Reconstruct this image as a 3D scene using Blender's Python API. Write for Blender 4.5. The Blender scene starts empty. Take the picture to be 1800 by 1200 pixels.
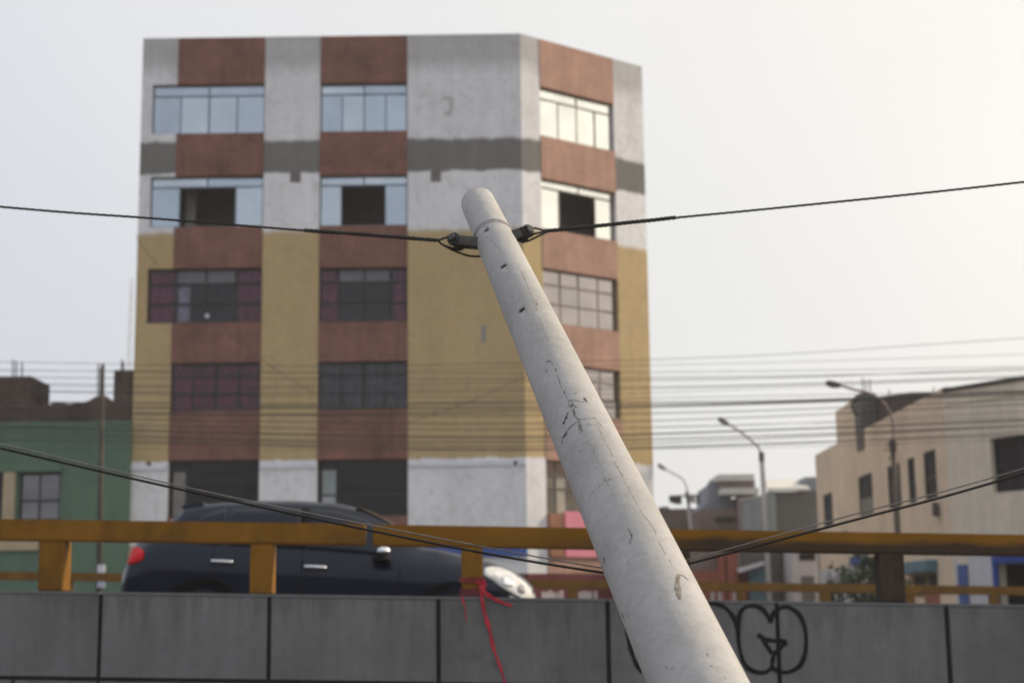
import bpy, bmesh, math, random
from mathutils import Vector, Matrix
from mathutils.bvhtree import BVHTree

random.seed(7)
C = bpy.context.scene
COL = C.collection

# ------------------------------------------------------------------ camera, sky, sun, exposure
F_PX = 2750.0                      # focal length in pixels of the 1800 x 1200 photograph
CAM_POS = Vector((0.0, 0.0, 1.6))
PITCH = math.atan((1078 - 600) / F_PX)
ROLL = -0.013
cam_d = bpy.data.cameras.new("camera")
cam_d.sensor_width = 36.0
cam_d.lens = 36.0 * F_PX / 1800.0
cam_d.clip_start = 0.05
cam_d.clip_end = 3000
cam_d.dof.use_dof = True
cam_d.dof.focus_distance = 4.9
cam_d.dof.aperture_fstop = 3.5
cam = bpy.data.objects.new("camera", cam_d)
COL.objects.link(cam)
CAM_M = Matrix.Translation(CAM_POS) @ (Matrix.Rotation(math.pi / 2 + PITCH, 4, 'X') @ Matrix.Rotation(ROLL, 4, 'Z'))
cam.matrix_world = CAM_M
C.camera = cam

SUN_ROT, SUN_EL = math.radians(70), math.radians(32)
SUN_DIR = Vector((math.cos(SUN_EL) * math.sin(SUN_ROT), math.cos(SUN_EL) * math.cos(SUN_ROT), math.sin(SUN_EL)))
sun_d = bpy.data.lights.new("sun", 'SUN')
sun_d.energy = 3.8
sun_d.angle = math.radians(5)
sun_d.color = (1.0, 0.83, 0.62)
sun = bpy.data.objects.new("sun", sun_d)
COL.objects.link(sun)
sun.rotation_euler = SUN_DIR.to_track_quat('Z', 'Y').to_euler()

world = bpy.data.worlds.new("World")
C.world = world
world.use_nodes = True
wn, wl = world.node_tree.nodes, world.node_tree.links
wn.clear()
w_out = wn.new('ShaderNodeOutputWorld')
w_bg = wn.new('ShaderNodeBackground')
w_bg.inputs['Strength'].default_value = 0.1
w_sky = wn.new('ShaderNodeTexSky')
w_sky.sky_type = 'NISHITA'
w_sky.sun_disc = False
w_sky.sun_elevation = SUN_EL
w_sky.sun_rotation = SUN_ROT
w_sky.air_density = 1.0
w_sky.dust_density = 4.0
w_tc = wn.new('ShaderNodeTexCoord')
# a thin bright overcast: cool away from the sun, warm towards it, with faint soft cloud
w_dot = wn.new('ShaderNodeVectorMath'); w_dot.operation = 'DOT_PRODUCT'
w_dot.inputs[1].default_value = SUN_DIR
wl.new(w_tc.outputs['Generated'], w_dot.inputs[0])
w_ramp = wn.new('ShaderNodeValToRGB')
w_ramp.color_ramp.elements[0].position = 0.0
w_ramp.color_ramp.elements[0].color = (0.60, 0.635, 0.72, 1)
w_ramp.color_ramp.elements[1].position = 1.0
w_ramp.color_ramp.elements[1].color = (1.22, 1.13, 0.98, 1)
e = w_ramp.color_ramp.elements.new(0.50); e.color = (0.655, 0.69, 0.79, 1)
e = w_ramp.color_ramp.elements.new(0.62); e.color = (0.81, 0.82, 0.85, 1)
e = w_ramp.color_ramp.elements.new(0.75); e.color = (0.945, 0.935, 0.91, 1)
w_map = wn.new('ShaderNodeMapRange')
w_map.inputs['From Min'].default_value = -1.0
w_map.inputs['From Max'].default_value = 1.0
wl.new(w_dot.outputs['Value'], w_map.inputs['Value'])
wl.new(w_map.outputs['Result'], w_ramp.inputs['Fac'])
w_noise = wn.new('ShaderNodeTexNoise')
w_noise.inputs['Scale'].default_value = 2.2
w_noise.inputs['Detail'].default_value = 4
wl.new(w_tc.outputs['Generated'], w_noise.inputs['Vector'])
w_nm = wn.new('ShaderNodeMapRange')
w_nm.inputs['To Min'].default_value = 9.6
w_nm.inputs['To Max'].default_value = 10.5
w_nm.inputs['From Min'].default_value = 0.3
w_nm.inputs['From Max'].default_value = 0.7
wl.new(w_noise.outputs['Fac'], w_nm.inputs['Value'])
w_mul = wn.new('ShaderNodeVectorMath'); w_mul.operation = 'SCALE'
wl.new(w_ramp.outputs['Color'], w_mul.inputs[0])
wl.new(w_nm.outputs['Result'], w_mul.inputs['Scale'])
w_mix = wn.new('ShaderNodeMix'); w_mix.data_type = 'RGBA'
w_mix.inputs['Factor'].default_value = 0.9
wl.new(w_sky.outputs['Color'], w_mix.inputs['A'])
wl.new(w_mul.outputs['Vector'], w_mix.inputs['B'])
wl.new(w_mix.outputs['Result'], w_bg.inputs['Color'])
wl.new(w_bg.outputs['Background'], w_out.inputs['Surface'])

C.view_settings.view_transform = 'Standard'
C.view_settings.look = 'None'
C.view_settings.exposure = 0.0
C.view_settings.gamma = 1.0
C.view_settings.use_curve_mapping = False

# ------------------------------------------------------------------ helpers
def ray(px, py):
    d = CAM_M.to_3x3() @ Vector(((px - 900) / F_PX, (600 - py) / F_PX, -1.0))
    return d

def P(px, py, Y):
    """the point of the plane y = Y seen at that pixel of the photograph"""
    d = ray(px, py)
    return CAM_POS + d * ((Y - CAM_POS.y) / d.y)

def PD(px, py, depth):
    return CAM_POS + ray(px, py) * depth

class Frame:
    """an upright plane: u runs along it, n out of it, z up"""
    def __init__(s, ox, oy, ux, uy):
        L = math.hypot(ux, uy)
        s.o = Vector((ox, oy, 0)); s.u = Vector((ux / L, uy / L, 0))
        s.n = Vector((s.u.y, -s.u.x, 0))
    def __call__(s, u, n, z):
        return s.o + s.u * u + s.n * n + Vector((0, 0, z))
    def px(s, px, py):
        d = ray(px, py)
        t = (s.o - CAM_POS).dot(s.n) / d.dot(s.n)
        p = CAM_POS + d * t
        return (p - s.o).dot(s.u), p.z

def tag(o, label=None, cat=None, group=None, kind=None):
    if label: o['label'] = label
    if cat: o['category'] = cat
    if group: o['group'] = group
    if kind: o['kind'] = kind
    return o

def thing(name, loc, label, cat, group=None):
    o = bpy.data.objects.new(name, None)
    o.empty_display_size = 0.2
    o.location = loc
    COL.objects.link(o)
    return tag(o, label, cat, group)

def wloc(o):
    v = Vector((0, 0, 0))
    while o is not None:
        v = v + o.location
        o = o.parent
    return v

def inst(src, loc, parent):
    o = bpy.data.objects.new(src.name.split('.')[0], src.data)
    COL.objects.link(o)
    o.parent = parent
    o.location = Vector(loc) - wloc(parent)
    return o

def catmull(pts, n=6):
    pts = [Vector(p) for p in pts]
    out = []
    for i in range(len(pts) - 1):
        p0 = pts[i - 1] if i else pts[0] * 2 - pts[1]
        p1, p2 = pts[i], pts[i + 1]
        p3 = pts[i + 2] if i + 2 < len(pts) else pts[-1] * 2 - pts[-2]
        for k in range(n):
            t = k / n
            out.append(0.5 * ((2 * p1) + (p2 - p0) * t + (2 * p0 - 5 * p1 + 4 * p2 - p3) * t * t + (3 * p1 - p0 - 3 * p2 + p3) * t ** 3))
    out.append(pts[-1])
    return out

class MB:
    def __init__(s):
        s.bm = bmesh.new()
    def hexa(s, p):
        v = [s.bm.verts.new(q) for q in p]     # 0-3 bottom ring, 4-7 top ring
        for f in ((0, 3, 2, 1), (4, 5, 6, 7), (0, 1, 5, 4), (1, 2, 6, 5), (2, 3, 7, 6), (3, 0, 4, 7)):
            s.bm.faces.new([v[i] for i in f])
        return s
    def box(s, x0, x1, y0, y1, z0, z1):
        return s.hexa([(x0, y0, z0), (x1, y0, z0), (x1, y1, z0), (x0, y1, z0), (x0, y0, z1), (x1, y0, z1), (x1, y1, z1), (x0, y1, z1)])
    def fbox(s, F, u0, u1, n0, n1, z0, z1):
        return s.hexa([F(u0, n1, z0), F(u1, n1, z0), F(u1, n0, z0), F(u0, n0, z0), F(u0, n1, z1), F(u1, n1, z1), F(u1, n0, z1), F(u0, n0, z1)])
    def prism(s, poly, off):
        off = Vector(off)
        a = [s.bm.verts.new(Vector(p)) for p in poly]
        b = [s.bm.verts.new(Vector(p) + off) for p in poly]
        s.bm.faces.new(a); s.bm.faces.new(b[::-1])
        for i in range(len(a)):
            j = (i + 1) % len(a)
            s.bm.faces.new((a[j], a[i], b[i], b[j]))
        return s
    def tube(s, pts, r, seg=8, caps=True):
        pts = [Vector(p) for p in pts]
        rings = []
        prev = None
        for i, p in enumerate(pts):
            t = (pts[min(i + 1, len(pts) - 1)] - pts[max(i - 1, 0)]).normalized()
            if prev is None:
                a = Vector((0, 0, 1)) if abs(t.z) < 0.9 else Vector((1, 0, 0))
                x = t.cross(a).normalized()
            else:
                x = (prev - t * prev.dot(t)).normalized()
            prev = x
            y = t.cross(x)
            rr = r[i] if isinstance(r, (list, tuple)) else r
            rings.append([s.bm.verts.new(p + (x * math.cos(k * 2 * math.pi / seg) + y * math.sin(k * 2 * math.pi / seg)) * rr) for k in range(seg)])
        for a, b in zip(rings, rings[1:]):
            for k in range(seg):
                s.bm.faces.new((a[k], a[(k + 1) % seg], b[(k + 1) % seg], b[k]))
        if caps:
            s.bm.faces.new(rings[0][::-1]); s.bm.faces.new(rings[-1])
        return s
    def ribbon(s, pts, w, nrm, thick):
        """a flat painted stroke on a plane of normal nrm"""
        pts = [Vector(p) for p in pts]; nrm = Vector(nrm).normalized()
        fr, bk = [], []
        for i, p in enumerate(pts):
            t = (pts[min(i + 1, len(pts) - 1)] - pts[max(i - 1, 0)]).normalized()
            sd = nrm.cross(t).normalized()
            ww = w[i] if isinstance(w, (list, tuple)) else w
            fr.append((s.bm.verts.new(p + sd * ww / 2), s.bm.verts.new(p - sd * ww / 2)))
            bk.append((s.bm.verts.new(p + sd * ww / 2 - nrm * thick), s.bm.verts.new(p - sd * ww / 2 - nrm * thick)))
        for i in range(len(pts) - 1):
            s.bm.faces.new((fr[i][0], fr[i][1], fr[i + 1][1], fr[i + 1][0]))
            s.bm.faces.new((bk[i][1], bk[i][0], bk[i + 1][0], bk[i + 1][1]))
            s.bm.faces.new((fr[i][0], fr[i + 1][0], bk[i + 1][0], bk[i][0]))
            s.bm.faces.new((fr[i + 1][1], fr[i][1], bk[i][1], bk[i + 1][1]))
        s.bm.faces.new((fr[0][1], fr[0][0], bk[0][0], bk[0][1]))
        s.bm.faces.new((fr[-1][0], fr[-1][1], bk[-1][1], bk[-1][0]))
        return s
    def ball(s, c, r, sx=1, sy=1, sz=1, seg=12):
        m = Matrix.Translation(Vector(c)) @ Matrix.Diagonal((r * sx, r * sy, r * sz, 1))
        bmesh.ops.create_uvsphere(s.bm, u_segments=seg, v_segments=max(6, seg // 2), radius=1, matrix=m)
        return s
    def build(s, name, mat, parent=None, smooth=False, bevel=0.0, bseg=1, loc=None, normals=True):
        if normals:
            bmesh.ops.recalc_face_normals(s.bm, faces=s.bm.faces)
        if bevel:
            bmesh.ops.bevel(s.bm, geom=[e for e in s.bm.edges if e.is_manifold and e.calc_face_angle(0) > 0.6], offset=bevel, segments=bseg, affect='EDGES', clamp_overlap=True)
        base = wloc(parent) if parent else Vector((0, 0, 0))
        if loc is not None:
            base = Vector(loc)
        bmesh.ops.translate(s.bm, verts=s.bm.verts, vec=-base)
        me = bpy.data.meshes.new(name)
        s.bm.to_mesh(me); s.bm.free()
        for p in me.polygons: p.use_smooth = smooth
        me.materials.append(mat)
        o = bpy.data.objects.new(name, me)
        COL.objects.link(o)
        if parent is not None:
            o.parent = parent
            o.location = base - wloc(parent)
        else:
            o.location = base
        return o

# ------------------------------------------------------------------ materials
def new_mat(name):
    m = bpy.data.materials.new(name); m.use_nodes = True
    return m, m.node_tree.nodes, m.node_tree.links, m.node_tree.nodes['Principled BSDF']

def rgba(c): return (c[0], c[1], c[2], 1.0)

def noise(n, l, vec, scale, detail=4, rough=0.6):
    t = n.new('ShaderNodeTexNoise')
    t.inputs['Scale'].default_value = scale
    t.inputs['Detail'].default_value = detail
    t.inputs['Roughness'].default_value = rough
    l.new(vec, t.inputs['Vector'])
    return t.outputs['Fac']

def stretched(n, l, vec, sc):
    mp = n.new('ShaderNodeMapping'); mp.inputs['Scale'].default_value = sc
    l.new(vec, mp.inputs['Vector'])
    return mp.outputs['Vector']

def maprange(n, l, v, a, b, c, d):
    m = n.new('ShaderNodeMapRange')
    for k, x in zip(('From Min', 'From Max', 'To Min', 'To Max'), (a, b, c, d)): m.inputs[k].default_value = x
    l.new(v, m.inputs['Value'])
    return m.outputs['Result']

def mixc(n, l, fac, a, b, mode='MIX'):
    m = n.new('ShaderNodeMix'); m.data_type = 'RGBA'; m.blend_type = mode
    for k, x in (('Factor', fac), ('A', a), ('B', b)):
        if isinstance(x, (int, float)): m.inputs[k].default_value = x
        elif isinstance(x, tuple): m.inputs[k].default_value = x if len(x) == 4 else rgba(x)
        else: l.new(x, m.inputs[k])
    return m.outputs['Result']

def mathn(n, l, op, a, b):
    m = n.new('ShaderNodeMath'); m.operation = op
    for i, x in enumerate((a, b)):
        if isinstance(x, (int, float)): m.inputs[i].default_value = x
        else: l.new(x, m.inputs[i])
    return m.outputs[0]

def bump(n, l, b, h, strength, dist):
    bp = n.new('ShaderNodeBump')
    bp.inputs['Strength'].default_value = strength
    bp.inputs['Distance'].default_value = dist
    l.new(h, bp.inputs['Height']); l.new(bp.outputs['Normal'], b.inputs['Normal'])

def mat(name, col, rough=0.8, var=0.25, scale=3.0, streak=0.0, metal=0.0, bmp=0.0, bscale=40.0, coat=0.0, spec=0.2, dirt=None, dirt_amt=0.4):
    m, n, l, b = new_mat(name)
    tc = n.new('ShaderNodeTexCoord').outputs['Object']
    f = maprange(n, l, noise(n, l, tc, scale, 5), 0.3, 0.7, 1 - var, 1 + var)
    f2 = maprange(n, l, noise(n, l, tc, scale * 9, 3), 0.3, 0.7, 1 - var * .4, 1 + var * .4)
    f = mathn(n, l, 'MULTIPLY', f, f2)
    if streak:
        s = noise(n, l, stretched(n, l, tc, (7, 7, 0.35)), 1.0, 5, .65)
        f = mathn(n, l, 'MULTIPLY', f, maprange(n, l, s, 0.32, 0.68, 1 - streak, 1 + streak * .6))
    sc = n.new('ShaderNodeVectorMath'); sc.operation = 'SCALE'
    sc.inputs[0].default_value = col
    l.new(f, sc.inputs['Scale'])
    out = sc.outputs['Vector']
    if dirt:
        d = maprange(n, l, noise(n, l, tc, scale * 1.7, 6, .7), 0.5, 0.68, 0, dirt_amt)
        out = mixc(n, l, d, out, dirt)
    l.new(out, b.inputs['Base Color'])
    b.inputs['Roughness'].default_value = rough
    b.inputs['Metallic'].default_value = metal
    b.inputs['Coat Weight'].default_value = coat
    b.inputs['Coat Roughness'].default_value = 0.05
    b.inputs['Specular IOR Level'].default_value = spec
    if bmp:
        bump(n, l, b, noise(n, l, tc, bscale, 5), bmp, 0.02)
    return m

def brick_mat(name, c1, c2, mortar, F=None, sx=(1, 0), var=0.3):
    """small fired bricks; the course runs along the wall"""
    m, n, l, b = new_mat(name)
    tc = n.new('ShaderNodeTexCoord').outputs['Object']
    sp = n.new('ShaderNodeSeparateXYZ'); l.new(tc, sp.inputs[0])
    along = mathn(n, l, 'ADD', mathn(n, l, 'MULTIPLY', sp.outputs['X'], sx[0]), mathn(n, l, 'MULTIPLY', sp.outputs['Y'], sx[1]))
    cb = n.new('ShaderNodeCombineXYZ'); l.new(along, cb.inputs[0]); l.new(sp.outputs['Z'], cb.inputs[1])
    t = n.new('ShaderNodeTexBrick')
    t.inputs['Scale'].default_value = 1.0
    t.inputs['Brick Width'].default_value = 0.25
    t.inputs['Row Height'].default_value = 0.085
    t.inputs['Mortar Size'].default_value = 0.007
    t.inputs['Color1'].default_value = rgba(c1); t.inputs['Color2'].default_value = rgba(c2); t.inputs['Mortar'].default_value = rgba(mortar)
    l.new(cb.outputs[0], t.inputs['Vector'])
    f = maprange(n, l, noise(n, l, tc, 0.9, 6, .65), 0.3, 0.7, 1 - var, 1 + var)
    s = noise(n, l, stretched(n, l, tc, (5, 5, 0.4)), 1.0, 4)
    f = mathn(n, l, 'MULTIPLY', f, maprange(n, l, s, 0.3, 0.7, 0.86, 1.1))
    sc = n.new('ShaderNodeVectorMath'); sc.operation = 'SCALE'
    l.new(t.outputs['Color'], sc.inputs[0]); l.new(f, sc.inputs['Scale'])
    l.new(sc.outputs['Vector'], b.inputs['Base Color'])
    b.inputs['Roughness'].default_value = 0.85
    b.inputs['Specular IOR Level'].default_value = 0.15
    bump(n, l, b, t.outputs['Fac'], 0.4, -0.006)
    return m

def mirror_glass(name, col, rough=0.04, wav=0.02):
    m, n, l, b = new_mat(name)
    tc = n.new('ShaderNodeTexCoord').outputs['Object']
    f = maprange(n, l, noise(n, l, tc, 0.8, 3), 0.3, 0.7, 0.9, 1.08)
    sc = n.new('ShaderNodeVectorMath'); sc.operation = 'SCALE'
    sc.inputs[0].default_value = col; l.new(f, sc.inputs['Scale'])
    l.new(sc.outputs['Vector'], b.inputs['Base Color'])
    b.inputs['Metallic'].default_value = 1.0
    b.inputs['Roughness'].default_value = rough
    bump(n, l, b, noise(n, l, tc, 1.3, 2), wav, 0.05)
    return m

def clear_glass(name, tint, gloss=0.1):
    m, n, l, b = new_mat(name)
    n.remove(b)
    tr = n.new('ShaderNodeBsdfTransparent'); tr.inputs['Color'].default_value = rgba(tint)
    gl = n.new('ShaderNodeBsdfGlossy'); gl.inputs['Roughness'].default_value = 0.05
    tc = n.new('ShaderNodeTexCoord').outputs['Object']
    bp = n.new('ShaderNodeBump'); bp.inputs['Strength'].default_value = .03; bp.inputs['Distance'].default_value = .05
    l.new(noise(n, l, tc, 1.2, 2), bp.inputs['Height']); l.new(bp.outputs['Normal'], gl.inputs['Normal'])
    fr = n.new('ShaderNodeLayerWeight'); fr.inputs['Blend'].default_value = 0.25
    fac = maprange(n, l, fr.outputs['Fresnel'], 0.0, 1.0, gloss, 1.0)
    mx = n.new('ShaderNodeMixShader')
    l.new(fac, mx.inputs[0]); l.new(tr.outputs[0], mx.inputs[1]); l.new(gl.outputs[0], mx.inputs[2])
    l.new(mx.outputs[0], n['Material Output'].inputs['Surface'])
    return m

M = {}
M['asphalt'] = mat('asphalt', (.05, .05, .052), .9, .25, .6, bmp=.3, bscale=60)
M['dirt'] = mat('dirt', (.16, .13, .10), .95, .3, .15, bmp=.4, bscale=6)
M['pavement'] = mat('pavement', (.27, .26, .24), .9, .2, .8, bmp=.2)
M['line_paint'] = mat('line_paint', (.75, .74, .70), .7, .2, 2)
def slab_material():
    m, n, l, b = new_mat('panel_concrete')
    tc0 = n.new('ShaderNodeTexCoord').outputs['Object']
    oi = n.new('ShaderNodeObjectInfo')
    ad = n.new('ShaderNodeVectorMath'); ad.operation = 'ADD'
    l.new(tc0, ad.inputs[0]); l.new(oi.outputs['Location'], ad.inputs[1])
    tc = ad.outputs['Vector']
    f = maprange(n, l, noise(n, l, tc, .9, 5), .3, .7, .84, 1.14)
    f = mathn(n, l, 'MULTIPLY', f, maprange(n, l, noise(n, l, tc, 11, 4), .3, .7, .94, 1.06))
    f = mathn(n, l, 'MULTIPLY', f, maprange(n, l, noise(n, l, stretched(n, l, tc, (8, 8, .4)), 1.0, 5, .65), .32, .68, .86, 1.09))
    f = mathn(n, l, 'MULTIPLY', f, maprange(n, l, oi.outputs['Random'], 0, 1, .90, 1.10))
    sc = n.new('ShaderNodeVectorMath'); sc.operation = 'SCALE'
    sc.inputs[0].default_value = (.166, .171, .180); l.new(f, sc.inputs['Scale'])
    sp = n.new('ShaderNodeSeparateXYZ'); l.new(tc0, sp.inputs[0])
    reach = maprange(n, l, noise(n, l, stretched(n, l, tc, (6, 6, .25)), 1.0, 5, .7), .42, .75, .02, -.55)
    run = maprange(n, l, mathn(n, l, 'SUBTRACT', sp.outputs['Z'], reach), -.03, .12, 0, .30)
    col = mixc(n, l, run, sc.outputs['Vector'], (.07, .07, .07))
    blot = maprange(n, l, noise(n, l, tc, 2.2, 7, .75), .56, .72, 0, .45)
    col = mixc(n, l, blot, col, (.075, .075, .078))
    l.new(col, b.inputs['Base Color'])
    b.inputs['Roughness'].default_value = .86; b.inputs['Specular IOR Level'].default_value = .2
    bump(n, l, b, noise(n, l, tc, 24, 5), .25, .02)
    return m
M['panel_concrete'] = slab_material()
M['joint_dark'] = mat('joint_dark', (.045, .045, .047), .95, .2, 2)
M['yellow_paint'] = mat('yellow_paint', (.222, .106, .010), .55, .16, 1.5, streak=.18, dirt=(.07, .035, .012), dirt_amt=.5)
M['far_yellow'] = mat('far_yellow', (.175, .085, .014), .6, .2, 1.5, streak=.2)
M['sooty_post'] = mat('sooty_post', (.05, .036, .028), .8, .4, 3, streak=.3)
M['graffiti'] = mat('graffiti', (.012, .012, .014), .7, .3, 8)
M['red_tape'] = mat('red_tape', (.46, .028, .05), .45, .25, 14)
M['dark_metal'] = mat('dark_metal', (.05, .052, .055), .6, .3, 20, metal=.3)
M['galvanised'] = mat('galvanised', (.10, .10, .095), .55, .35, 30, metal=.5)
M['cable_steel'] = mat('cable_steel', (.045, .048, .046), .6, .3, 40, metal=.3)
M['cable_black'] = mat('cable_black', (.018, .017, .017), .5, .3, 30)
M['cable_grey'] = mat('cable_grey', (.16, .155, .15), .5, .3, 30)
M['wire'] = mat('wire', (.07, .066, .064), .7, .2, 10)
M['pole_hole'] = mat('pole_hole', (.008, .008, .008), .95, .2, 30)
M['pole_crack'] = mat('pole_crack', (.16, .15, .14), .9, .5, 60)
M['faint_crack'] = mat('faint_crack', (.36, .34, .31), .9, .4, 60)
M['tar'] = mat('tar', (.035, .034, .034), .75, .4, 50)
M['rust_stain'] = mat('rust_stain', (.22, .205, .175), .9, .5, 60)
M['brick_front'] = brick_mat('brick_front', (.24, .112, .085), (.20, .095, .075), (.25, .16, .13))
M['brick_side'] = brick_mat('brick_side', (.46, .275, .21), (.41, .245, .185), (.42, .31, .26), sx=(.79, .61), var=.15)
M['frame_blue'] = mat('frame_blue', (.16, .20, .25), .45, .15, 3, metal=.4)
M['frame_dark'] = mat('frame_dark', (.04, .038, .04), .55, .2, 3)
M['frame_brown'] = mat('frame_brown', (.16, .13, .11), .6, .2, 3)
M['mirror_pane'] = mirror_glass('mirror_pane', (.48, .54, .575))
PANES = [M['mirror_pane'], mirror_glass('mirror_pane_pale', (.53, .58, .60), .06), mirror_glass('mirror_pane_dim', (.44, .495, .535), .05)]
M['mirror_side'] = mirror_glass('mirror_side', (.93, .93, .86), .12)
M['mirror_dull'] = mirror_glass('mirror_dull', (.42, .38, .36), .12)
M['mirror_dark'] = mirror_glass('mirror_dark', (.20, .195, .20), .1, .3)
M['dim_pane'] = clear_glass('dim_pane', (.80, .80, .84), .012)
M['smoky_pane'] = clear_glass('smoky_pane', (.22, .22, .24), .02)
M['grey_pane'] = mat('grey_pane', (.17, .18, .20), .3, .15, 2)
M['curtain'] = mat('purple_curtain', (.42, .075, .15), .9, .3, 3, streak=.3)
M['curtain_grey'] = mat('grey_curtain', (.20, .19, .195), .9, .25, 3, streak=.3)
M['white_cloth'] = mat('white_cloth', (.72, .74, .80), .85, .1, 3)
M['interior'] = mat('interior', (.43, .43, .44), .95, .25, .6)
M['bare_plaster'] = mat('bare_plaster', (.30, .295, .29), .95, .2, 1.5, streak=.15)
M['scrawl'] = mat('faint_scrawl', (.50, .50, .51), .95, .3, 6)
M['patch_dark'] = mat('patch_dark', (.19, .17, .17), .95, .2, 3)
M['green_wall'] = mat('green_wall', (.115, .185, .135), .9, .14, .7, streak=.1)
M['grime_brick'] = brick_mat('grime_brick', (.115, .075, .062), (.085, .06, .052), (.10, .08, .07), var=.45)
M['beige'] = mat('beige', (.46, .37, .25), .9, .15, 1)
M['pink'] = mat('pink', (.74, .27, .35), .7, .1, 1)
M['brown_pillar'] = mat('brown_pillar', (.32, .16, .10), .85, .2, 2)
M['maroon'] = mat('maroon', (.13, .028, .035), .6, .25, .8)
M['blue_fascia'] = mat('blue_fascia', (.055, .12, .38), .5, .12, 1)
M['pale_blue'] = mat('pale_blue', (.27, .46, .75), .5, .12, 1)
M['pale_letter'] = mat('pale_letter', (.55, .50, .50), .7, .1, 2)
M['cream'] = mat('cream', (.82, .665, .49), .92, .10, .5, streak=.10, dirt=(.52, .42, .33), dirt_amt=.3)
M['cream_grey'] = mat('cream_grey', (.79, .69, .545), .92, .10, .5, streak=.12)
M['pale_wall'] = mat('pale_wall', (.66, .63, .64), .9, .1, .7, streak=.1)
M['dark_opening'] = mat('dark_opening', (.028, .025, .026), .7, .25, 2)
M['dark_brick'] = brick_mat('dark_brick', (.10, .075, .07), (.08, .065, .06), (.09, .08, .075), sx=(0, 1), var=.3)
M['column_grey'] = mat('column_grey', (.17, .165, .16), .95, .2, 2)
M['drab'] = mat('drab_blind', (.27, .25, .21), .8, .2, 2)
M['teal'] = mat('teal', (.12, .21, .25), .6, .2, 2)
M['door_blue'] = mat('door_blue', (.08, .13, .30), .5, .15, 2)
M['royal_blue'] = mat('royal_blue', (.04, .08, .33), .5, .15, 2)
M['grey_house'] = mat('grey_house', (.15, .145, .135), .95, .15, .5, streak=.1)
M['grey_trim'] = mat('grey_trim', (.27, .29, .275), .95, .15, .5)
M['sheet_roof'] = mat('sheet_roof', (.62, .60, .56), .6, .12, .6)
M['mauve_house'] = mat('mauve_house', (.25, .205, .20), .95, .2, .6, streak=.12)
M['brown_house'] = mat('brown_house', (.20, .15, .13), .95, .25, .5, streak=.12)
M['blue_grey'] = mat('blue_grey', (.27, .29, .33), .9, .15, .6)
M['orange_wall'] = mat('orange_wall', (.36, .13, .09), .8, .2, 1.2, streak=.12)
M['lamp_concrete'] = mat('lamp_concrete', (.47, .45, .44), .9, .15, 1.5)
M['lamp_dark'] = mat('lamp_dark', (.12, .095, .08), .8, .25, 2)
M['lamp_grey'] = mat('lamp_grey', (.20, .195, .19), .6, .2, 5)
M['lamp_pink'] = mat('lamp_pink', (.34, .25, .23), .8, .15, 2)
M['wood_pole'] = mat('wood_pole', (.075, .066, .058), .9, .3, 3)
M['leaf'] = mat('leaf', (.05, .065, .032), .7, .45, 2.5)
M['bark'] = mat('bark', (.09, .07, .055), .95, .3, 8)
M['sticker'] = mat('sticker', (.50, .52, .66), .6, .1, 4)
M['car_paint'] = mat('car_paint', (.011, .016, .031), .2, .1, .6, coat=.10, spec=.28)
M['car_black'] = mat('car_black', (.010, .010, .011), .7, .2, 6, spec=.1)
M['car_glass'] = mat('car_glass', (.010, .015, .028), .08, .1, 2, spec=.32)
M['chrome'] = mirror_glass('chrome', (.75, .76, .78), .12)
M['tail_red'] = mat('tail_red', (.60, .004, .006), .5, .15, 12, spec=.2)
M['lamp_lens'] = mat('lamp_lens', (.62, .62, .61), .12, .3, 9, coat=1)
M['rubber'] = mat('rubber', (.018, .018, .018), .85, .2, 10)
M['rim'] = mat('rim_alloy', (.45, .45, .46), .35, .1, 5, metal=.8)

# the fallen pole: pale weathered concrete with blotches, specks and rub marks
def pole_material():
    m, n, l, b = new_mat('pole_concrete')
    tc = n.new('ShaderNodeTexCoord').outputs['Object']
    big = maprange(n, l, noise(n, l, tc, 2.6, 5, .6), .3, .7, .80, 1.10)
    fine = maprange(n, l, noise(n, l, tc, 38, 4, .7), .3, .7, .89, 1.09)
    f = mathn(n, l, 'MULTIPLY', big, fine)
    sc = n.new('ShaderNodeVectorMath'); sc.operation = 'SCALE'
    sc.inputs[0].default_value = (.385, .384, .384)
    l.new(f, sc.inputs['Scale'])
    col = sc.outputs['Vector']
    grime = maprange(n, l, noise(n, l, tc, 9, 8, .75), .52, .70, 0, .50)
    col = mixc(n, l, grime, col, (.29, .28, .265))
    rub = maprange(n, l, noise(n, l, stretched(n, l, tc, (22, 9, 30)), 1.0, 6, .75), .62, .72, 0, .55)
    col = mixc(n, l, rub, col, (.21, .205, .20))
    vor = n.new('ShaderNodeTexVoronoi'); vor.inputs['Scale'].default_value = 75
    l.new(tc, vor.inputs['Vector'])
    thr = maprange(n, l, noise(n, l, tc, 6, 2), .45, .65, .03, .16)
    spk = mathn(n, l, 'LESS_THAN', vor.outputs['Distance'], thr)
    col = mixc(n, l, mathn(n, l, 'MULTIPLY', spk, .55), col, (.22, .21, .20))
    l.new(col, b.inputs['Base Color'])
    b.inputs['Roughness'].default_value = .72
    h = mathn(n, l, 'ADD', noise(n, l, tc, 60, 5, .7), mathn(n, l, 'MULTIPLY', noise(n, l, tc, 9, 4), 1.5))
    bump(n, l, b, h, .13, .012)
    return m
M['pole'] = pole_material()

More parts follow.
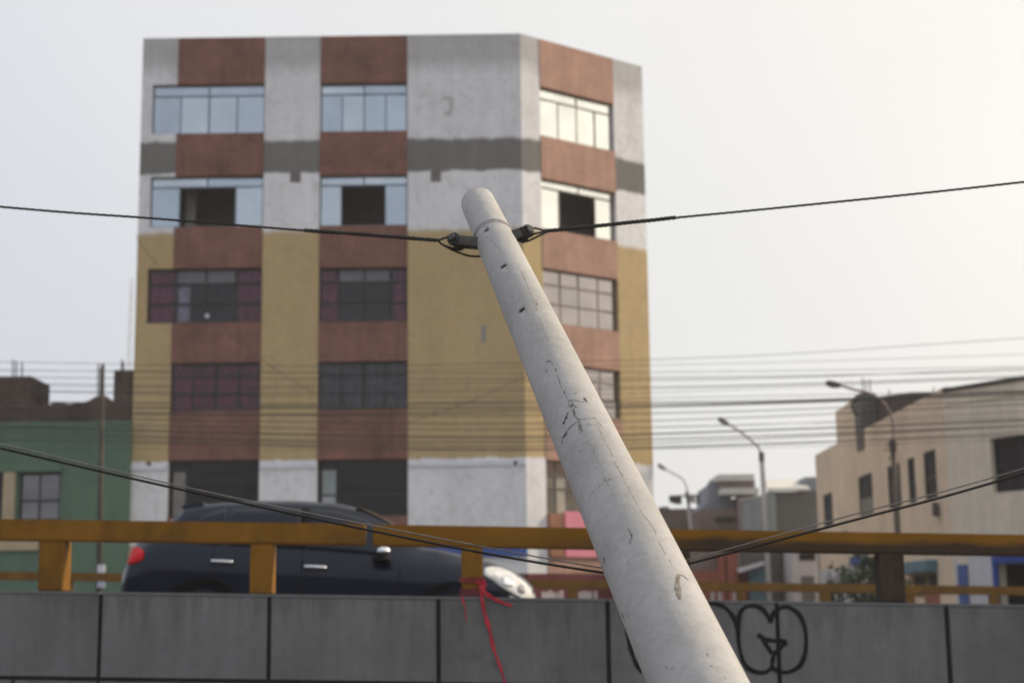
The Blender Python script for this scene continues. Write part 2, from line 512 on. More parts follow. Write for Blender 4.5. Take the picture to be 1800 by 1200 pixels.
# soot-streaked yellow beam: the lower half is scorched in ragged patches towards one end
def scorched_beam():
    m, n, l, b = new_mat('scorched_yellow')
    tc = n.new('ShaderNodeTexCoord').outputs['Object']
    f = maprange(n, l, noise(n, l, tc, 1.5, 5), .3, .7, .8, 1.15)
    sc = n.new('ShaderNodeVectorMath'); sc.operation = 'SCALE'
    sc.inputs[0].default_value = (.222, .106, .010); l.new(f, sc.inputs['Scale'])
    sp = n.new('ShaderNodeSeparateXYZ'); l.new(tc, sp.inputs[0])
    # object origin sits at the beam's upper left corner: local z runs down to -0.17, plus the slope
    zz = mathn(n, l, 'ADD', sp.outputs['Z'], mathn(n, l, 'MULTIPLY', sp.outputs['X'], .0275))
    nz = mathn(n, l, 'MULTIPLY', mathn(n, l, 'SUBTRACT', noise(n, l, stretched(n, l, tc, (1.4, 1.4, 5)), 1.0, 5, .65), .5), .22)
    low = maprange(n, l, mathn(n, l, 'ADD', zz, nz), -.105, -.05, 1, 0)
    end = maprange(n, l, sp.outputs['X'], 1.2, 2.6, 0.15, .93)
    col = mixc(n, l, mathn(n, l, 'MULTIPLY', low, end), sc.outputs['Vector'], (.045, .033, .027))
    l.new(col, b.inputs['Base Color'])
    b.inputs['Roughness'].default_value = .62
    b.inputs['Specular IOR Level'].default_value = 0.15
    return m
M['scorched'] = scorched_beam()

# ------------------------------------------------------------------ ground and ramp
g = MB()
g.box(-1200, 1200, -900, 1500, -0.4, 0.0)
tag(g.build('ground', M['dirt']), kind='structure')

YN, YF = 12.0, 30.0                       # near and far edge of the elevated road
pA, pB = P(0, 1037, YN), P(1800, 1062, YN)
SL = (pB.z - pA.z) / (pB.x - pA.x)        # the ramp falls to the right
def z_wall(x): return pA.z + SL * (x - pA.x)
road_ref = P(560, 1157, 16.9)
def z_road(x): return road_ref.z + SL * (x - road_ref.x)
def ramp(name, m, y0, y1, top, bot=None, x0=-40.0, x1=34.0):
    b = MB()
    za, zb = z_road(x0) + top, z_road(x1) + top
    ba, bb = (-.2, -.2) if bot is None else (z_road(x0) + bot, z_road(x1) + bot)
    b.hexa([(x0, y0, ba), (x1, y0, bb), (x1, y1, bb), (x0, y1, ba), (x0, y0, za), (x1, y0, zb), (x1, y1, zb), (x0, y1, za)])
    return tag(b.build(name, m), kind='structure')
ramp('road', M['asphalt'], YN + .32, YF + .3, 0.0)
for yy in (13.1, 28.9):
    ramp('road_marking', M['line_paint'], yy, yy + .12, .004, -.05)
for k in range(9):
    ramp('road_marking', M['line_paint'], 20.9, 21.02, .004, -.05, -26 + k * 6.0, -23 + k * 6.0)
st = MB(); st.box(-60, 120, 32.2, 38.2, -.2, .012)
tag(st.build('street', M['asphalt']), kind='structure')
pv = MB(); pv.box(-60, 10.2, 38.2, 45.2, -.2, .14)
tag(pv.build('pavement', M['pavement'], bevel=.02), kind='structure')

# ------------------------------------------------------------------ the concrete barrier of square slabs
base_x = pA.x
barrier = thing('concrete_barrier', (0, YN, 0), 'grey concrete barrier wall of big square slabs with dark joints and black graffiti', 'barrier')
joint_px = [-420, -122, 175, 472.5, 770.5, 1069, 1366.5, 1666, 1964, 2262]
jx = [P(p, 1100, YN).x for p in joint_px]
step = (jx[-1] - jx[0]) / (len(jx) - 1)
H1 = .635                                # height of the upper slabs
b = MB()
x0, x1 = jx[0] - .1, jx[-1] + .1
b.hexa([(x0, YN + .035, 0), (x1, YN + .035, 0), (x1, YN + .30, 0), (x0, YN + .30, 0),
        (x0, YN + .035, z_wall(x0) - .012), (x1, YN + .035, z_wall(x1) - .012), (x1, YN + .30, z_wall(x1) - .012), (x0, YN + .30, z_wall(x0) - .012)])
b.build('core', M['joint_dark'], barrier)
def slab_mesh(w, h, gap):
    s = MB()
    a, c = gap / 2, w - gap / 2
    s.hexa([(a, 0, -h + SL * a), (c, 0, -h + SL * c), (c, .034, -h + SL * c), (a, .034, -h + SL * a),
            (a, 0, SL * a), (c, 0, SL * c), (c, .034, SL * c), (a, .034, SL * a)])
    return s
src = None
rng = random.Random(3)
for i in range(len(jx) - 1):
    lc = Vector((jx[i], YN + rng.uniform(-.003, .003), z_wall(jx[i]) - .03))
    if src is None:
        src = slab_mesh(step, H1 - .03, .033).build('slab', M['panel_concrete'], barrier, bevel=.006, loc=(0, 0, 0))
        src.location = lc - wloc(barrier)
    else:
        inst(src, lc, barrier)
src2 = None
for i in range(2 * (len(jx) - 1)):
    xx = jx[0] + step * i / 2
    for r in range(2):
        lc = Vector((xx, YN + rng.uniform(-.003, .003), z_wall(xx) - H1 - .028 - r * .5))
        if src2 is None:
            src2 = slab_mesh(step / 2, .476, .02).build('small_slab', M['panel_concrete'], barrier, bevel=.006, loc=(0, 0, 0))
            src2.location = lc - wloc(barrier)
        else:
            inst(src2, lc, barrier)
b = MB()
for i in range(len(jx) - 1):
    a, c = jx[i] + .008, jx[i + 1] - .008
    b.hexa([(a, YN + .002, z_wall(a) - .028), (c, YN + .002, z_wall(c) - .028), (c, YN + .31, z_wall(c) - .028), (a, YN + .31, z_wall(a) - .028),
            (a, YN + .002, z_wall(a)), (c, YN + .002, z_wall(c)), (c, YN + .31, z_wall(c)), (a, YN + .31, z_wall(a))])
b.build('coping', M['panel_concrete'], barrier, bevel=.005)
# painted lettering, traced stroke by stroke on the slab faces
def strokes(lst, w):
    s = MB()
    for k, pl in enumerate(lst):
        pts = catmull([P(x, y, YN - .0045 - .0006 * k) for x, y in pl], 6)
        nn = len(pts)
        ww = [w * (.82 + .3 * math.sin(1.7 * i / nn * 6 + k) ** 2) for i in range(nn)]
        s.ribbon(pts, ww, (0, -1, 0), .0008)
    return s
def cr(pts): return [(1100 + x / 2.571, 900 + y / 2.571) for x, y in pts]
PXM = 12.2 / 2750
strokes([cr([(595, 550), (618, 566), (648, 577), (690, 581), (728, 580)]),
         cr([(728, 584), (700, 612), (672, 640), (663, 672), (661, 702)]),
         cr([(618, 572), (640, 606), (661, 638)]),
         cr([(652, 498), (640, 465), (612, 433), (570, 421), (532, 434), (512, 470), (508, 545), (516, 622), (540, 690), (582, 718), (630, 722), (661, 700)]),
         cr([(652, 498), (668, 455), (702, 431), (742, 431), (782, 460), (806, 510), (815, 572), (810, 640), (786, 692), (742, 719), (702, 720), (664, 704)])],
        7.6 * PXM).build('graffiti_letter', M['graffiti'], barrier)
strokes([cr([(300, 470), (330, 428), (380, 413), (432, 421), (466, 446), (490, 482), (502, 525)])], 7.6 * PXM).build('graffiti_letter', M['graffiti'], barrier)
strokes([cr([(4, 500), (10, 560), (24, 622), (46, 682), (74, 724)])], 7.4 * PXM).build('graffiti_letter', M['graffiti'], barrier)

# ------------------------------------------------------------------ yellow railings
def rail_part(name, xa, xb, ztop, h, y0, y1, m, parent, drop=0.0, bevel=.012):
    """a straight beam following the ramp; its origin lies at its upper left corner"""
    s = MB()
    za, zb = ztop(xa), ztop(xb) - drop
    s.hexa([(xa, y0, za - h), (xb, y0, zb - h), (xb, y1, zb - h), (xa, y1, za - h), (xa, y0, za), (xb, y0, zb), (xb, y1, zb), (xa, y1, za)])
    return s.build(name, m, parent, bevel=bevel, bseg=2, loc=(xa, y0, za))
YR = YN + .06
ra, rb = P(0, 911.5, YR), P(640, 920, YR)
def z_rail_l(x): return ra.z + (rb.z - ra.z) / (rb.x - ra.x) * (x - ra.x)
rc, rd = P(660, 921, YR), P(1800, 939, YR)
def z_rail_r(x): return rc.z + (rd.z - rc.z) / (rd.x - rc.x) * (x - rc.x)
rail = thing('guard_rail', (0, YR, z_wall(0)), 'near yellow guard rail of thick square beams and short posts on top of the barrier', 'guard rail')
hb = .163
rail_part('beam', -7.0, P(641, 930, YR).x, z_rail_l, hb, YR, YR + .17, M['yellow_paint'], rail)
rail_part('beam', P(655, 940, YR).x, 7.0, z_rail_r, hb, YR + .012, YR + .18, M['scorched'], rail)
for i, (pl, pr, d) in enumerate(((-304, -258, .2), (66, 111, .21), (438.5, 479, .17), (811, 848, .16), (1172, 1214, .17), (1546, 1591, .17), (1916, 1960, .17))):
    xa, xb = P(pl, 1000, YR).x, P(pr, 1000, YR).x
    zt = (z_rail_l if pr < 640 else z_rail_r)
    s = MB()
    y0 = YR + .008
    s.hexa([(xa, y0, z_wall(xa) + .001), (xb, y0, z_wall(xb) + .001), (xb, y0 + d, z_wall(xb) + .001), (xa, y0 + d, z_wall(xa) + .001),
            (xa, y0, zt(xa) - hb + .001), (xb, y0, zt(xb) - hb + .001), (xb, y0 + d, zt(xb) - hb + .001), (xa, y0 + d, zt(xa) - hb + .001)])
    o = s.build('post', M['sooty_post'] if i >= 4 else M['yellow_paint'], rail, bevel=.01)
    if i == 5: o['label'] = 'post blackened by soot'
# far side
fa, fb = P(0, 1003.5, YF), P(1800, 1030.5, YF)
def z_rail_f(x): return fa.z + (fb.z - fa.z) / (fb.x - fa.x) * (x - fa.x)
def z_fwall(x): return z_rail_f(x) - .59
far_rail = thing('guard_rail', (0, YF, 1.5), 'thin yellow guard rail along the far side of the road behind the dark car', 'guard rail')
xs = [-17 + 8.5 * k for k in range(5)]
for a, c in zip(xs, xs[1:]):
    rail_part('beam', a + .01, c - .01, z_rail_f, hb, YF, YF + .17, M['far_yellow'], far_rail)
for k in range(-10, 12):
    x = P(1007 + 148.4 * k, 1045, YF).x
    if abs(x) > 16.5: continue
    s = MB(); w = .085
    s.hexa([(x - w, YF + .01, z_fwall(x)), (x + w, YF + .01, z_fwall(x)), (x + w, YF + .16, z_fwall(x)), (x - w, YF + .16, z_fwall(x)),
            (x - w, YF + .01, z_rail_f(x) - hb + .003), (x + w, YF + .01, z_rail_f(x) - hb + .003), (x + w, YF + .16, z_rail_f(x) - hb + .003), (x - w, YF + .16, z_rail_f(x) - hb + .003)])
    s.build('post', M['far_yellow'], far_rail)
s = MB()
xa, xb = -17.0, 17.0
s.hexa([(xa, YF - .05, 0), (xb, YF - .05, 0), (xb, YF + .25, 0), (xa, YF + .25, 0), (xa, YF - .05, z_fwall(xa)), (xb, YF - .05, z_fwall(xb)), (xb, YF + .25, z_fwall(xb)), (xa, YF + .25, z_fwall(xa))])
tag(s.build('concrete_barrier', M['panel_concrete']), 'low concrete barrier under the far yellow guard rail', 'barrier')

# ------------------------------------------------------------------ apartment building
YB = 46.0
xL, xC = P(239.5, 500, YB).x, P(919.5, 450, YB).x
FR = Frame(xL, YB, 1, 0)
WF = xC - xL
ang = math.radians(37.8)
FS = Frame(xC, YB, math.cos(ang), math.sin(ang))
WS = FS.px(1139, 500)[0]
ZT = FR.px(580, 63.5)[1]
apt = thing('apartment_building', (xL, YB, 0), 'tall corner apartment block in white and ochre paint with red brick panels and window rows', 'building')

def wall_cells(F, us, zs, hole, n0, n1, s=None):
    """a thick wall laid out as a grid, leaving out the cells for which hole() is true; only outer faces and reveals are made"""
    s = s or MB()
    us, zs = sorted(set(us)), sorted(set(zs))
    solid = [[not hole((us[i] + us[i + 1]) / 2, (zs[j] + zs[j + 1]) / 2) for j in range(len(zs) - 1)] for i in range(len(us) - 1)]
    def q(a): s.bm.faces.new([s.bm.verts.new(p) for p in a])
    for i in range(len(us) - 1):
        for j in range(len(zs) - 1):
            if not solid[i][j]: continue
            u0, u1, z0, z1 = us[i], us[i + 1], zs[j], zs[j + 1]
            q([F(u0, n1, z0), F(u1, n1, z0), F(u1, n1, z1), F(u0, n1, z1)])
            q([F(u1, n0, z0), F(u0, n0, z0), F(u0, n0, z1), F(u1, n0, z1)])
            if i == 0 or not solid[i - 1][j]: q([F(u0, n0, z0), F(u0, n1, z0), F(u0, n1, z1), F(u0, n0, z1)])
            if i == len(us) - 2 or not solid[i + 1][j]: q([F(u1, n1, z0), F(u1, n0, z0), F(u1, n0, z1), F(u1, n1, z1)])
            if j == 0 or not solid[i][j - 1]: q([F(u0, n0, z0), F(u1, n0, z0), F(u1, n1, z0), F(u0, n1, z0)])
            if j == len(zs) - 2 or not solid[i][j + 1]: q([F(u0, n1, z1), F(u1, n1, z1), F(u1, n0, z1), F(u0, n0, z1)])
    return s

def zf(px, py): return FR.px(px, py)[1]
def uf(px, py): return FR.px(px, py)[0]
def zs_(px, py): return FS.px(px, py)[1]
def us_(px, py): return FS.px(px, py)[0]

# paint bands of the plastered walls (object z = height over the ground)
def band_material():
    m, n, l, b = new_mat('painted_plaster')
    tc = n.new('ShaderNodeTexCoord').outputs['Object']
    sp = n.new('ShaderNodeSeparateXYZ'); l.new(tc, sp.inputs[0])
    rag = mathn(n, l, 'MULTIPLY', mathn(n, l, 'SUBTRACT', noise(n, l, stretched(n, l, tc, (1.1, 1.1, .4)), 1.6, 5, .7), .5), .30)
    z = mathn(n, l, 'ADD', sp.outputs['Z'], rag)
    fac = mathn(n, l, 'DIVIDE', z, 20.0)
    r = n.new('ShaderNodeValToRGB'); r.color_ramp.interpolation = 'LINEAR'
    zg = [zf(820, 120), zf(820, 242), zf(820, 299), zf(820, 403), zf(820, 806)]
    white, white2, grey, yel, top = (.78, .785, .81), (.83, .835, .855), (.20, .195, .19), (.53, .40, .215), (.52, .52, .53)
    stops = [(0, white2), (zg[4] - .018, white2), (zg[4] + .018, yel), (zg[3] - .018, yel), (zg[3] + .018, white2), (zg[2] - .018, white2), (zg[2] + .018, grey),
             (zg[1] - .018, grey), (zg[1] + .018, white), (zg[0] - .25, white), (zg[0] + .35, top)]
    els = r.color_ramp.elements
    els[0].position = 0; els[0].color = rgba(white2)
    els[1].position = 1; els[1].color = rgba(top)
    for p, c in stops[1:]:
        e = els.new(p / 20.0); e.color = rgba(c)
    l.new(fac, r.inputs['Fac'])
    v = maprange(n, l, noise(n, l, tc, .55, 6, .65), .3, .7, .90, 1.06)
    s = maprange(n, l, noise(n, l, stretched(n, l, tc, (3.2, 3.2, .25)), 1.0, 5, .65), .32, .7, .91, 1.03)
    v2 = maprange(n, l, noise(n, l, tc, 5, 4, .6), .3, .7, .94, 1.05)
    f = mathn(n, l, 'MULTIPLY', mathn(n, l, 'MULTIPLY', v, s), v2)
    sc = n.new('ShaderNodeVectorMath'); sc.operation = 'SCALE'
    l.new(r.outputs['Color'], sc.inputs[0]); l.new(f, sc.inputs['Scale'])
    dirt = maprange(n, l, noise(n, l, tc, 1.2, 7, .75), .53, .72, 0, .38)
    col = mixc(n, l, dirt, sc.outputs['Vector'], (.30, .27, .23))
    run = maprange(n, l, noise(n, l, stretched(n, l, tc, (2.3, 2.3, .12)), 1.0, 6, .7), .60, .74, 0, .30)
    col = mixc(n, l, run, col, (.24, .22, .20))
    wv = n.new('ShaderNodeTexNoise'); wv.inputs['Scale'].default_value = .7; wv.inputs['Detail'].default_value = 7; l.new(tc, wv.inputs['Vector'])
    crk = maprange(n, l, mathn(n, l, 'ABSOLUTE', mathn(n, l, 'SUBTRACT', wv.outputs['Fac'], .5), 0), 0, .006, .35, 0)
    col = mixc(n, l, crk, col, (.22, .20, .19))
    l.new(col, b.inputs['Base Color'])
    b.inputs['Roughness'].default_value = .92
    b.inputs['Specular IOR Level'].default_value = 0.2
    bump(n, l, b, noise(n, l, tc, 14, 5), .25, .02)
    return m
M['bands'] = band_material()

# rows (heights) read along the front; columns read at mid height
R = dict(top6=zf(380, 148), bot6=zf(380, 234.5), top5=zf(380, 309.5), bot5=zf(380, 398.5), top4=zf(380, 471), bot4=zf(380, 567),
         top3=zf(380, 637), bot3=zf(380, 722), top2=zf(380, 808), bot2=zf(380, 908))
B1 = (uf(305, 440), uf(459, 600)); B2 = (uf(560, 500), uf(716.5, 500))
WIN = {6: (uf(267, 190), B1[1]), 5: (uf(263, 355), B1[1]), 4: (uf(258, 520), B1[1])}
ZSH = 2.75                                        # top of the shop floor
def hole_front(u, z):
    if z < ZSH: return False
    if B1[0] < u < B1[1] or B2[0] < u < B2[1]: return True
    for k in (6, 5, 4):
        if WIN[k][0] < u < B1[0] and R['bot%d' % k] < z < R['top%d' % k]: return True
    return False
wall_cells(FR, [0, WIN[6][0], WIN[5][0], WIN[4][0], *B1, *B2, WF - .0015], [ZSH, ZT, *[R[a + str(k)] for k in (4, 5, 6) for a in ('top', 'bot')]], hole_front, -.28, 0).build('plaster_wall', M['bands'], apt)

# side face
S1 = (us_(952, 360), us_(1084, 400))
Rs = {}
for k, (ta, tb, ba, bb) in {6: ((950, 153), (1078, 182), (950, 238), (1078, 266)), 5: ((953, 313.5), (1082, 338), (955, 404), (1083, 421.5)),
                            4: ((957, 471), (1087, 491), (987, 569), (1087, 584)), 3: ((1025, 644), (1090, 652), (1060, 733), (1090, 738))}.items():
    Rs['top%d' % k] = (zs_(*ta) + zs_(*tb)) / 2; Rs['bot%d' % k] = (zs_(*ba) + zs_(*bb)) / 2
Rs['top2'] = zs_(965, 808); Rs['bot2'] = zs_(970, 903)
def hole_side(u, z):
    return z > ZSH and S1[0] < u < S1[1]
wall_cells(FS, [.0015, *S1, WS], [ZSH, ZT], hole_side, -.28, 0).build('plaster_wall', M['bands'], apt)

def spandrels(F, bay, R, m, ztop, proud=.018):
    seq = [(R['top6'], ztop), (R['top5'], R['bot6']), (R['top4'], R['bot5']), (R['top3'], R['bot4']), (R['top2'], R['bot3']), (ZSH, R['bot2'])]
    for a, c in seq:
        s = MB(); s.fbox(F, bay[0] + .004, bay[1] - .004, -.24, proud, a, c)
        s.build('brick_panel', m, apt)
spandrels(FR, B1, R, M['brick_front'], ZT - .01)
R2 = dict(R)
for k, (a, c) in {6: (146, 231), 5: (307.5, 396.5), 4: (469.5, 565), 3: (634.5, 720), 2: (806.5, 907)}.items():
    R2['top%d' % k] = zf(640, a); R2['bot%d' % k] = zf(640, c)
spandrels(FR, B2, R2, M['brick_front'], ZT - .01)
spandrels(FS, S1, Rs, M['brick_side'], ZT - .01)
# the shell behind: other outer walls, floor slabs and an inner wall, so that open windows look into rooms
pD = FS(WS, 0, 0)
bx, by = pD.x, pD.y + 4.5
shell = MB()
def wall_xy(a, c, z0, z1, t=.2):
    a, c = Vector(a), Vector(c)
    F = Frame(a.x, a.y, (c - a).x, (c - a).y)
    shell.fbox(F, 0, (c - a).length, -t, 0, z0, z1)
wall_xy((pD.x, pD.y + .0, 0), (bx, by, 0), 0, ZT)
wall_xy((bx, by, 0), (xL, by, 0), 0, ZT)
wall_xy((xL, by, 0), (xL, YB + .29, 0), 0, ZT)
shell.build('rear_wall', M['bare_plaster'], apt)
inner = MB()
poly = [Vector((xL + .25, YB + .30, 0)), Vector((xC - .1, YB + .30, 0)), FS(WS - .3, -.30, 0), Vector((bx - .25, by - .25, 0)), Vector((xL + .25, by - .25, 0))]
for zt in (R['bot5'] - .55, R['bot4'] - .62, R['bot3'] - .62, R['bot2'] - .3, R['bot6'] - .55, ZT - .3):
    inner.prism([p + Vector((0, 0, zt)) for p in poly], (0, 0, .16))
inner.box(xL + .3, xC + 1.2, YB + 3.2, YB + 3.4, 0, ZT - .4)
inner.box(xC - 1.9, xC - 1.75, YB + .30, YB + 3.2, 0, ZT - .4)
um = uf(510, 450) + xL
inner.box(um - .08, um + .08, YB + .30, YB + 3.2, 0, ZT - .4)
inner.fbox(FS, .9, WS - .35, -2.4, -2.25, 0, ZT - .4)
inner.build('interior', M['interior'], apt)
s = MB()
up = uf(333, 360)
s.fbox(FR, uf(316, 360), up, -1.05, -.9, R['bot5'] - .35, R['top5'] + .1)
s.build('partition', M['bare_plaster'], apt)

def window(F, u0, u1, z0, z1, parent, cols, rows, frame, pane, depth=.13, bar=.045, skip=(), panes=None, thick=None, split_top=None):
    """bars as one frame; every pane a sub-part. cols and rows are fractions of the opening, lowest row first"""
    s = MB()
    n0, n1 = -depth - .05, -depth
    th = thick or {}
    s.fbox(F, u0, u1, n0, n1, z0, z0 + bar); s.fbox(F, u0, u1, n0, n1, z1 - bar, z1)
    s.fbox(F, u0, u0 + bar, n0, n1, z0 + bar, z1 - bar); s.fbox(F, u1 - bar, u1, n0, n1, z0 + bar, z1 - bar)
    U = [u0 + (u1 - u0) * c for c in cols]; Z = [z0 + (z1 - z0) * r for r in rows]
    zt = Z[-2] if split_top else z1 - bar
    for k, z in enumerate(Z[1:-1]):
        s.fbox(F, u0 + bar, u1 - bar, n0 + .004, n1 - .004, z - bar / 2, z + bar / 2)
    for k, u in enumerate(U[1:-1]):
        w = bar * th.get(k, .8)
        s.fbox(F, u - w / 2, u + w / 2, n0 + .007, n1 - .007, z0 + bar, zt)
    if split_top:
        for f in split_top:
            u = u0 + (u1 - u0) * f
            s.fbox(F, u - bar / 2, u + bar / 2, n0 + .007, n1 - .007, Z[-2], z1 - bar)
    w = s.build('window', frame, parent)
    pn = panes or {}
    nm = (n0 + n1) / 2
    for j in range(len(Z) - 1):
        UU = U
        if split_top and j == len(Z) - 2:
            UU = [u0] + [u0 + (u1 - u0) * f for f in split_top] + [u1]
        for i in range(len(UU) - 1):
            if (i, j) in skip: continue
            q = MB(); dn = rng.uniform(-.004, .004); rt = rng.uniform(-.012, .012)
            a, c, zl, zh = UU[i] + .012, UU[i + 1] - .012, Z[j] + .012, Z[j + 1] - .012
            q.hexa([F(a, nm + dn - rt, zl), F(c, nm + dn + rt, zl), F(c, nm + dn + rt - .008, zl), F(a, nm + dn - rt - .008, zl),
                    F(a, nm + dn - rt, zh), F(c, nm + dn + rt, zh), F(c, nm + dn + rt - .008, zh), F(a, nm + dn - rt - .008, zh)])
            q.build('pane', pn.get((i, j), rng.choice(PANES) if pane is M['mirror_pane'] else pane), w)
    return w

def curtain(F, u0, u1, z0, z1, m, win, n=-.25):
    s = MB()
    k = max(8, int((u1 - u0) / .045))
    fr, bk = [], []
    for i in range(k + 1):
        u = u0 + (u1 - u0) * i / k
        w = .028 * math.sin(i * 1.35) + .012 * math.sin(i * .53)
        fr.append((s.bm.verts.new(F(u, n + w, z0)), s.bm.verts.new(F(u, n + w, z1))))
        bk.append((s.bm.verts.new(F(u, n + w - .01, z0)), s.bm.verts.new(F(u, n + w - .01, z1))))
    for i in range(k):
        s.bm.faces.new((fr[i][0], fr[i + 1][0], fr[i + 1][1], fr[i][1]))
        s.bm.faces.new((bk[i + 1][0], bk[i][0], bk[i][1], bk[i + 1][1]))
    return s.build('curtain', m, win, smooth=True)

T6 = 1 - 19 / 87
# sixth and fifth storeys: mirrored sliding panes under a fanlight; the fifth stands open in the middle
window(FR, WIN[6][0], B1[1], R['bot6'], R['top6'], apt, [0, .25, .5, .75, 1], [0, T6, 1], M['frame_blue'], M['mirror_pane'], thick={1: 1.0}, split_top=[.5], bar=.05)
window(FR, *B2, R2['bot6'], R2['top6'], apt, [0, .25, .5, .75, 1], [0, T6 + .01, 1], M['frame_blue'], M['mirror_pane'], split_top=[.5], bar=.05)
window(FR, WIN[5][0], B1[1], R['bot5'], R['top5'], apt, [0, .255, .75, 1], [0, .805, 1], M['frame_blue'], M['mirror_pane'], skip=((1, 0),), split_top=[.5], bar=.05)
window(FR, *B2, R2['bot5'], R2['top5'], apt, [0, .245, .745, 1], [0, .82, 1], M['frame_blue'], M['mirror_pane'], skip=((1, 0),), split_top=[.5], bar=.05)
window(FS, *S1, Rs['bot6'], Rs['top6'], apt, [0, .27, .52, .77, 1], [0, .78, 1], M['frame_brown'], M['mirror_side'], split_top=[.52], bar=.05)
window(FS, *S1, Rs['bot5'], Rs['top5'], apt, [0, .27, .745, 1], [0, .84, 1], M['frame_brown'], M['mirror_side'], skip=((1, 0),), split_top=[.52], bar=.05)
# fourth storey: barred windows with purple curtains at both ends
sky_grey = M['grey_pane']  # opaque grey paints in the sky reflected by the upper middle panes
w = window(FR, WIN[4][0], B1[1], R['bot4'], R['top4'], apt, [0, .245, .505, .765, 1], [0, .36, .73, 1], M['frame_dark'], M['dim_pane'], bar=.055, panes={(1, 2): sky_grey, (2, 2): sky_grey})
du = B1[1] - WIN[4][0]
curtain(FR, WIN[4][0] + .03, WIN[4][0] + du * .235, R['bot4'] + .03, R['top4'] - .018, M['curtain'], w)
curtain(FR, WIN[4][0] + du * .775, B1[1] - .018, R['bot4'] + .03, R['top4'] - .018, M['curtain'], w)
curtain(FR, WIN[4][0] + du * .255, WIN[4][0] + du * .36, R['bot4'] + .03, R['bot4'] + 1.15, M['white_cloth'], w, n=-.24)
s = MB(); c = FR(uf(363, 554), -.10, zf(363, 554)); s.ball(c, .075, 1, .4, 1); s.build('lamp', M['white_cloth'], w, smooth=True)  # pale ball standing in for a lamp's reflection in the glass
w = window(FR, *B2, R2['bot4'], R2['top4'], apt, [0, .22, .51, .80, 1], [0, .36, .74, 1], M['frame_dark'], M['dim_pane'], bar=.055, panes={(1, 2): sky_grey, (2, 2): sky_grey})
du = B2[1] - B2[0]
curtain(FR, B2[0] + .03, B2[0] + du * .21, R2['bot4'] + .03, R2['top4'] - .018, M['curtain'], w)
curtain(FR, B2[0] + du * .84, B2[1] - .018, R2['bot4'] + .03, R2['top4'] - .018, M['curtain'], w)
window(FS, *S1, Rs['bot4'], Rs['top4'], apt, [0, .26, .5, .76, 1], [0, .37, .72, 1], M['frame_brown'], M['mirror_dull'], bar=.05)
# third storey
w = window(FR, *B1, R['bot3'], R['top3'], apt, [0, .25, .5, .75, 1], [0, .36, .73, 1], M['frame_dark'], M['dim_pane'], thick={1: 1.6})
curtain(FR, B1[0] + .03, B1[1] - .018, R['bot3'] + .03, R['top3'] - .018, M['curtain'], w)
w = window(FR, *B2, R2['bot3'], R2['top3'], apt, [0, .25, .5, .75, 1], [0, .36, .73, 1], M['frame_dark'], M['dim_pane'], thick={1: 1.6})
curtain(FR, B2[0] + .03, B2[1] - .018, R2['bot3'] + .03, R2['top3'] - .018, M['curtain_grey'], w)
window(FS, *S1, Rs['bot3'], Rs['top3'], apt, [0, .26, .5, .76, 1], [0, .37, .72, 1], M['frame_brown'], M['mirror_dull'], bar=.05)
# second storey: tall dark shop windows with one pale leaf
pw = mat('pale_leaf', (.40, .43, .46), .4, .15, 2)
wd = B1[1] - B1[0]
window(FR, *B1, R['bot2'], R['top2'], apt, [0, .04, .19, .22, 1], [0, .82, 1], M['frame_dark'], M['smoky_pane'], depth=.16, panes={(1, 0): mat('drab_leaf', (.22, .21, .20), .5, .15, 2)})
window(FR, *B2, R2['bot2'], R2['top2'], apt, [0, .045, .21, .24, 1], [0, .38, .84, 1], M['frame_dark'], M['smoky_pane'], depth=.16, panes={(1, 0): pw, (1, 1): mat('green_leaf', (.30, .35, .35), .4, .15, 2)})
pl2 = mat('pale_pane', (.40, .38, .33), .4, .2, 2); pl3 = mat('olive_pane', (.16, .15, .125), .5, .3, 2)
window(FS, *S1, Rs['bot2'], Rs['top2'], apt, [0, .16, .30, .48, .7, 1], [0, .48, .72, 1], M['frame_brown'], M['mirror_dull'], bar=.05,
       panes={(0, 0): pl3, (1, 0): pl2, (2, 0): pl3, (0, 1): pl3, (1, 1): pl2})
# shop floor: blue fascia over a maroon front, brick pillar and pink boards round the corner
s = MB(); s.fbox(FR, 0, WF - .0015, -.3, 0, 0, ZSH); s.build('shop_front', M['maroon'], apt)
zb0, zb1 = zf(800, 979), zf(800, 956)
s = MB(); s.fbox(FR, uf(700, 965), uf(925, 965), .002, .10, zb0, zb1); s.build('fascia', M['blue_fascia'], apt, bevel=.01)
s = MB(); s.fbox(FR, uf(926, 965), WF + .02, .002, .10, zb0, zb1); s.build('fascia', M['pale_blue'], apt, bevel=.01)
s = MB(); s.fbox(FR, 0, uf(699, 940), .002, .06, zf(640, 955), ZSH + .02); s.build('shop_band', M['beige'], apt)
s = MB(); s.fbox(FS, .0015, WS, -.3, 0, 0, ZSH); s.build('shop_front', M['maroon'], apt)
zq = zs_(1000, 979)
s = MB(); s.fbox(FS, us_(963, 940), us_(986, 940), .002, .12, zq, zs_(975, 903)); s.build('brick_pillar', M['brown_pillar'], apt, bevel=.01)
s = MB(); s.fbox(FS, us_(991, 940), us_(1125, 940), .002, .09, zq, zs_(1005, 899)); s.build('pink_board', M['pink'], apt, bevel=.01)
# pale lettering on the maroon front: blurred past reading, so plain strokes
for k, px in enumerate((952, 958, 965, 971, 978, 984, 1017, 1024, 1030, 1037, 1044)):
    h_ = rng.uniform(0, 5)
    s = MB(); u = us_(px, 1040)
    s.fbox(FS, u, u + rng.uniform(.06, .12), .004, .02, zs_(px, 1052), zs_(px, 1036 + h_))
    s.build('letter', M['pale_letter'], apt)
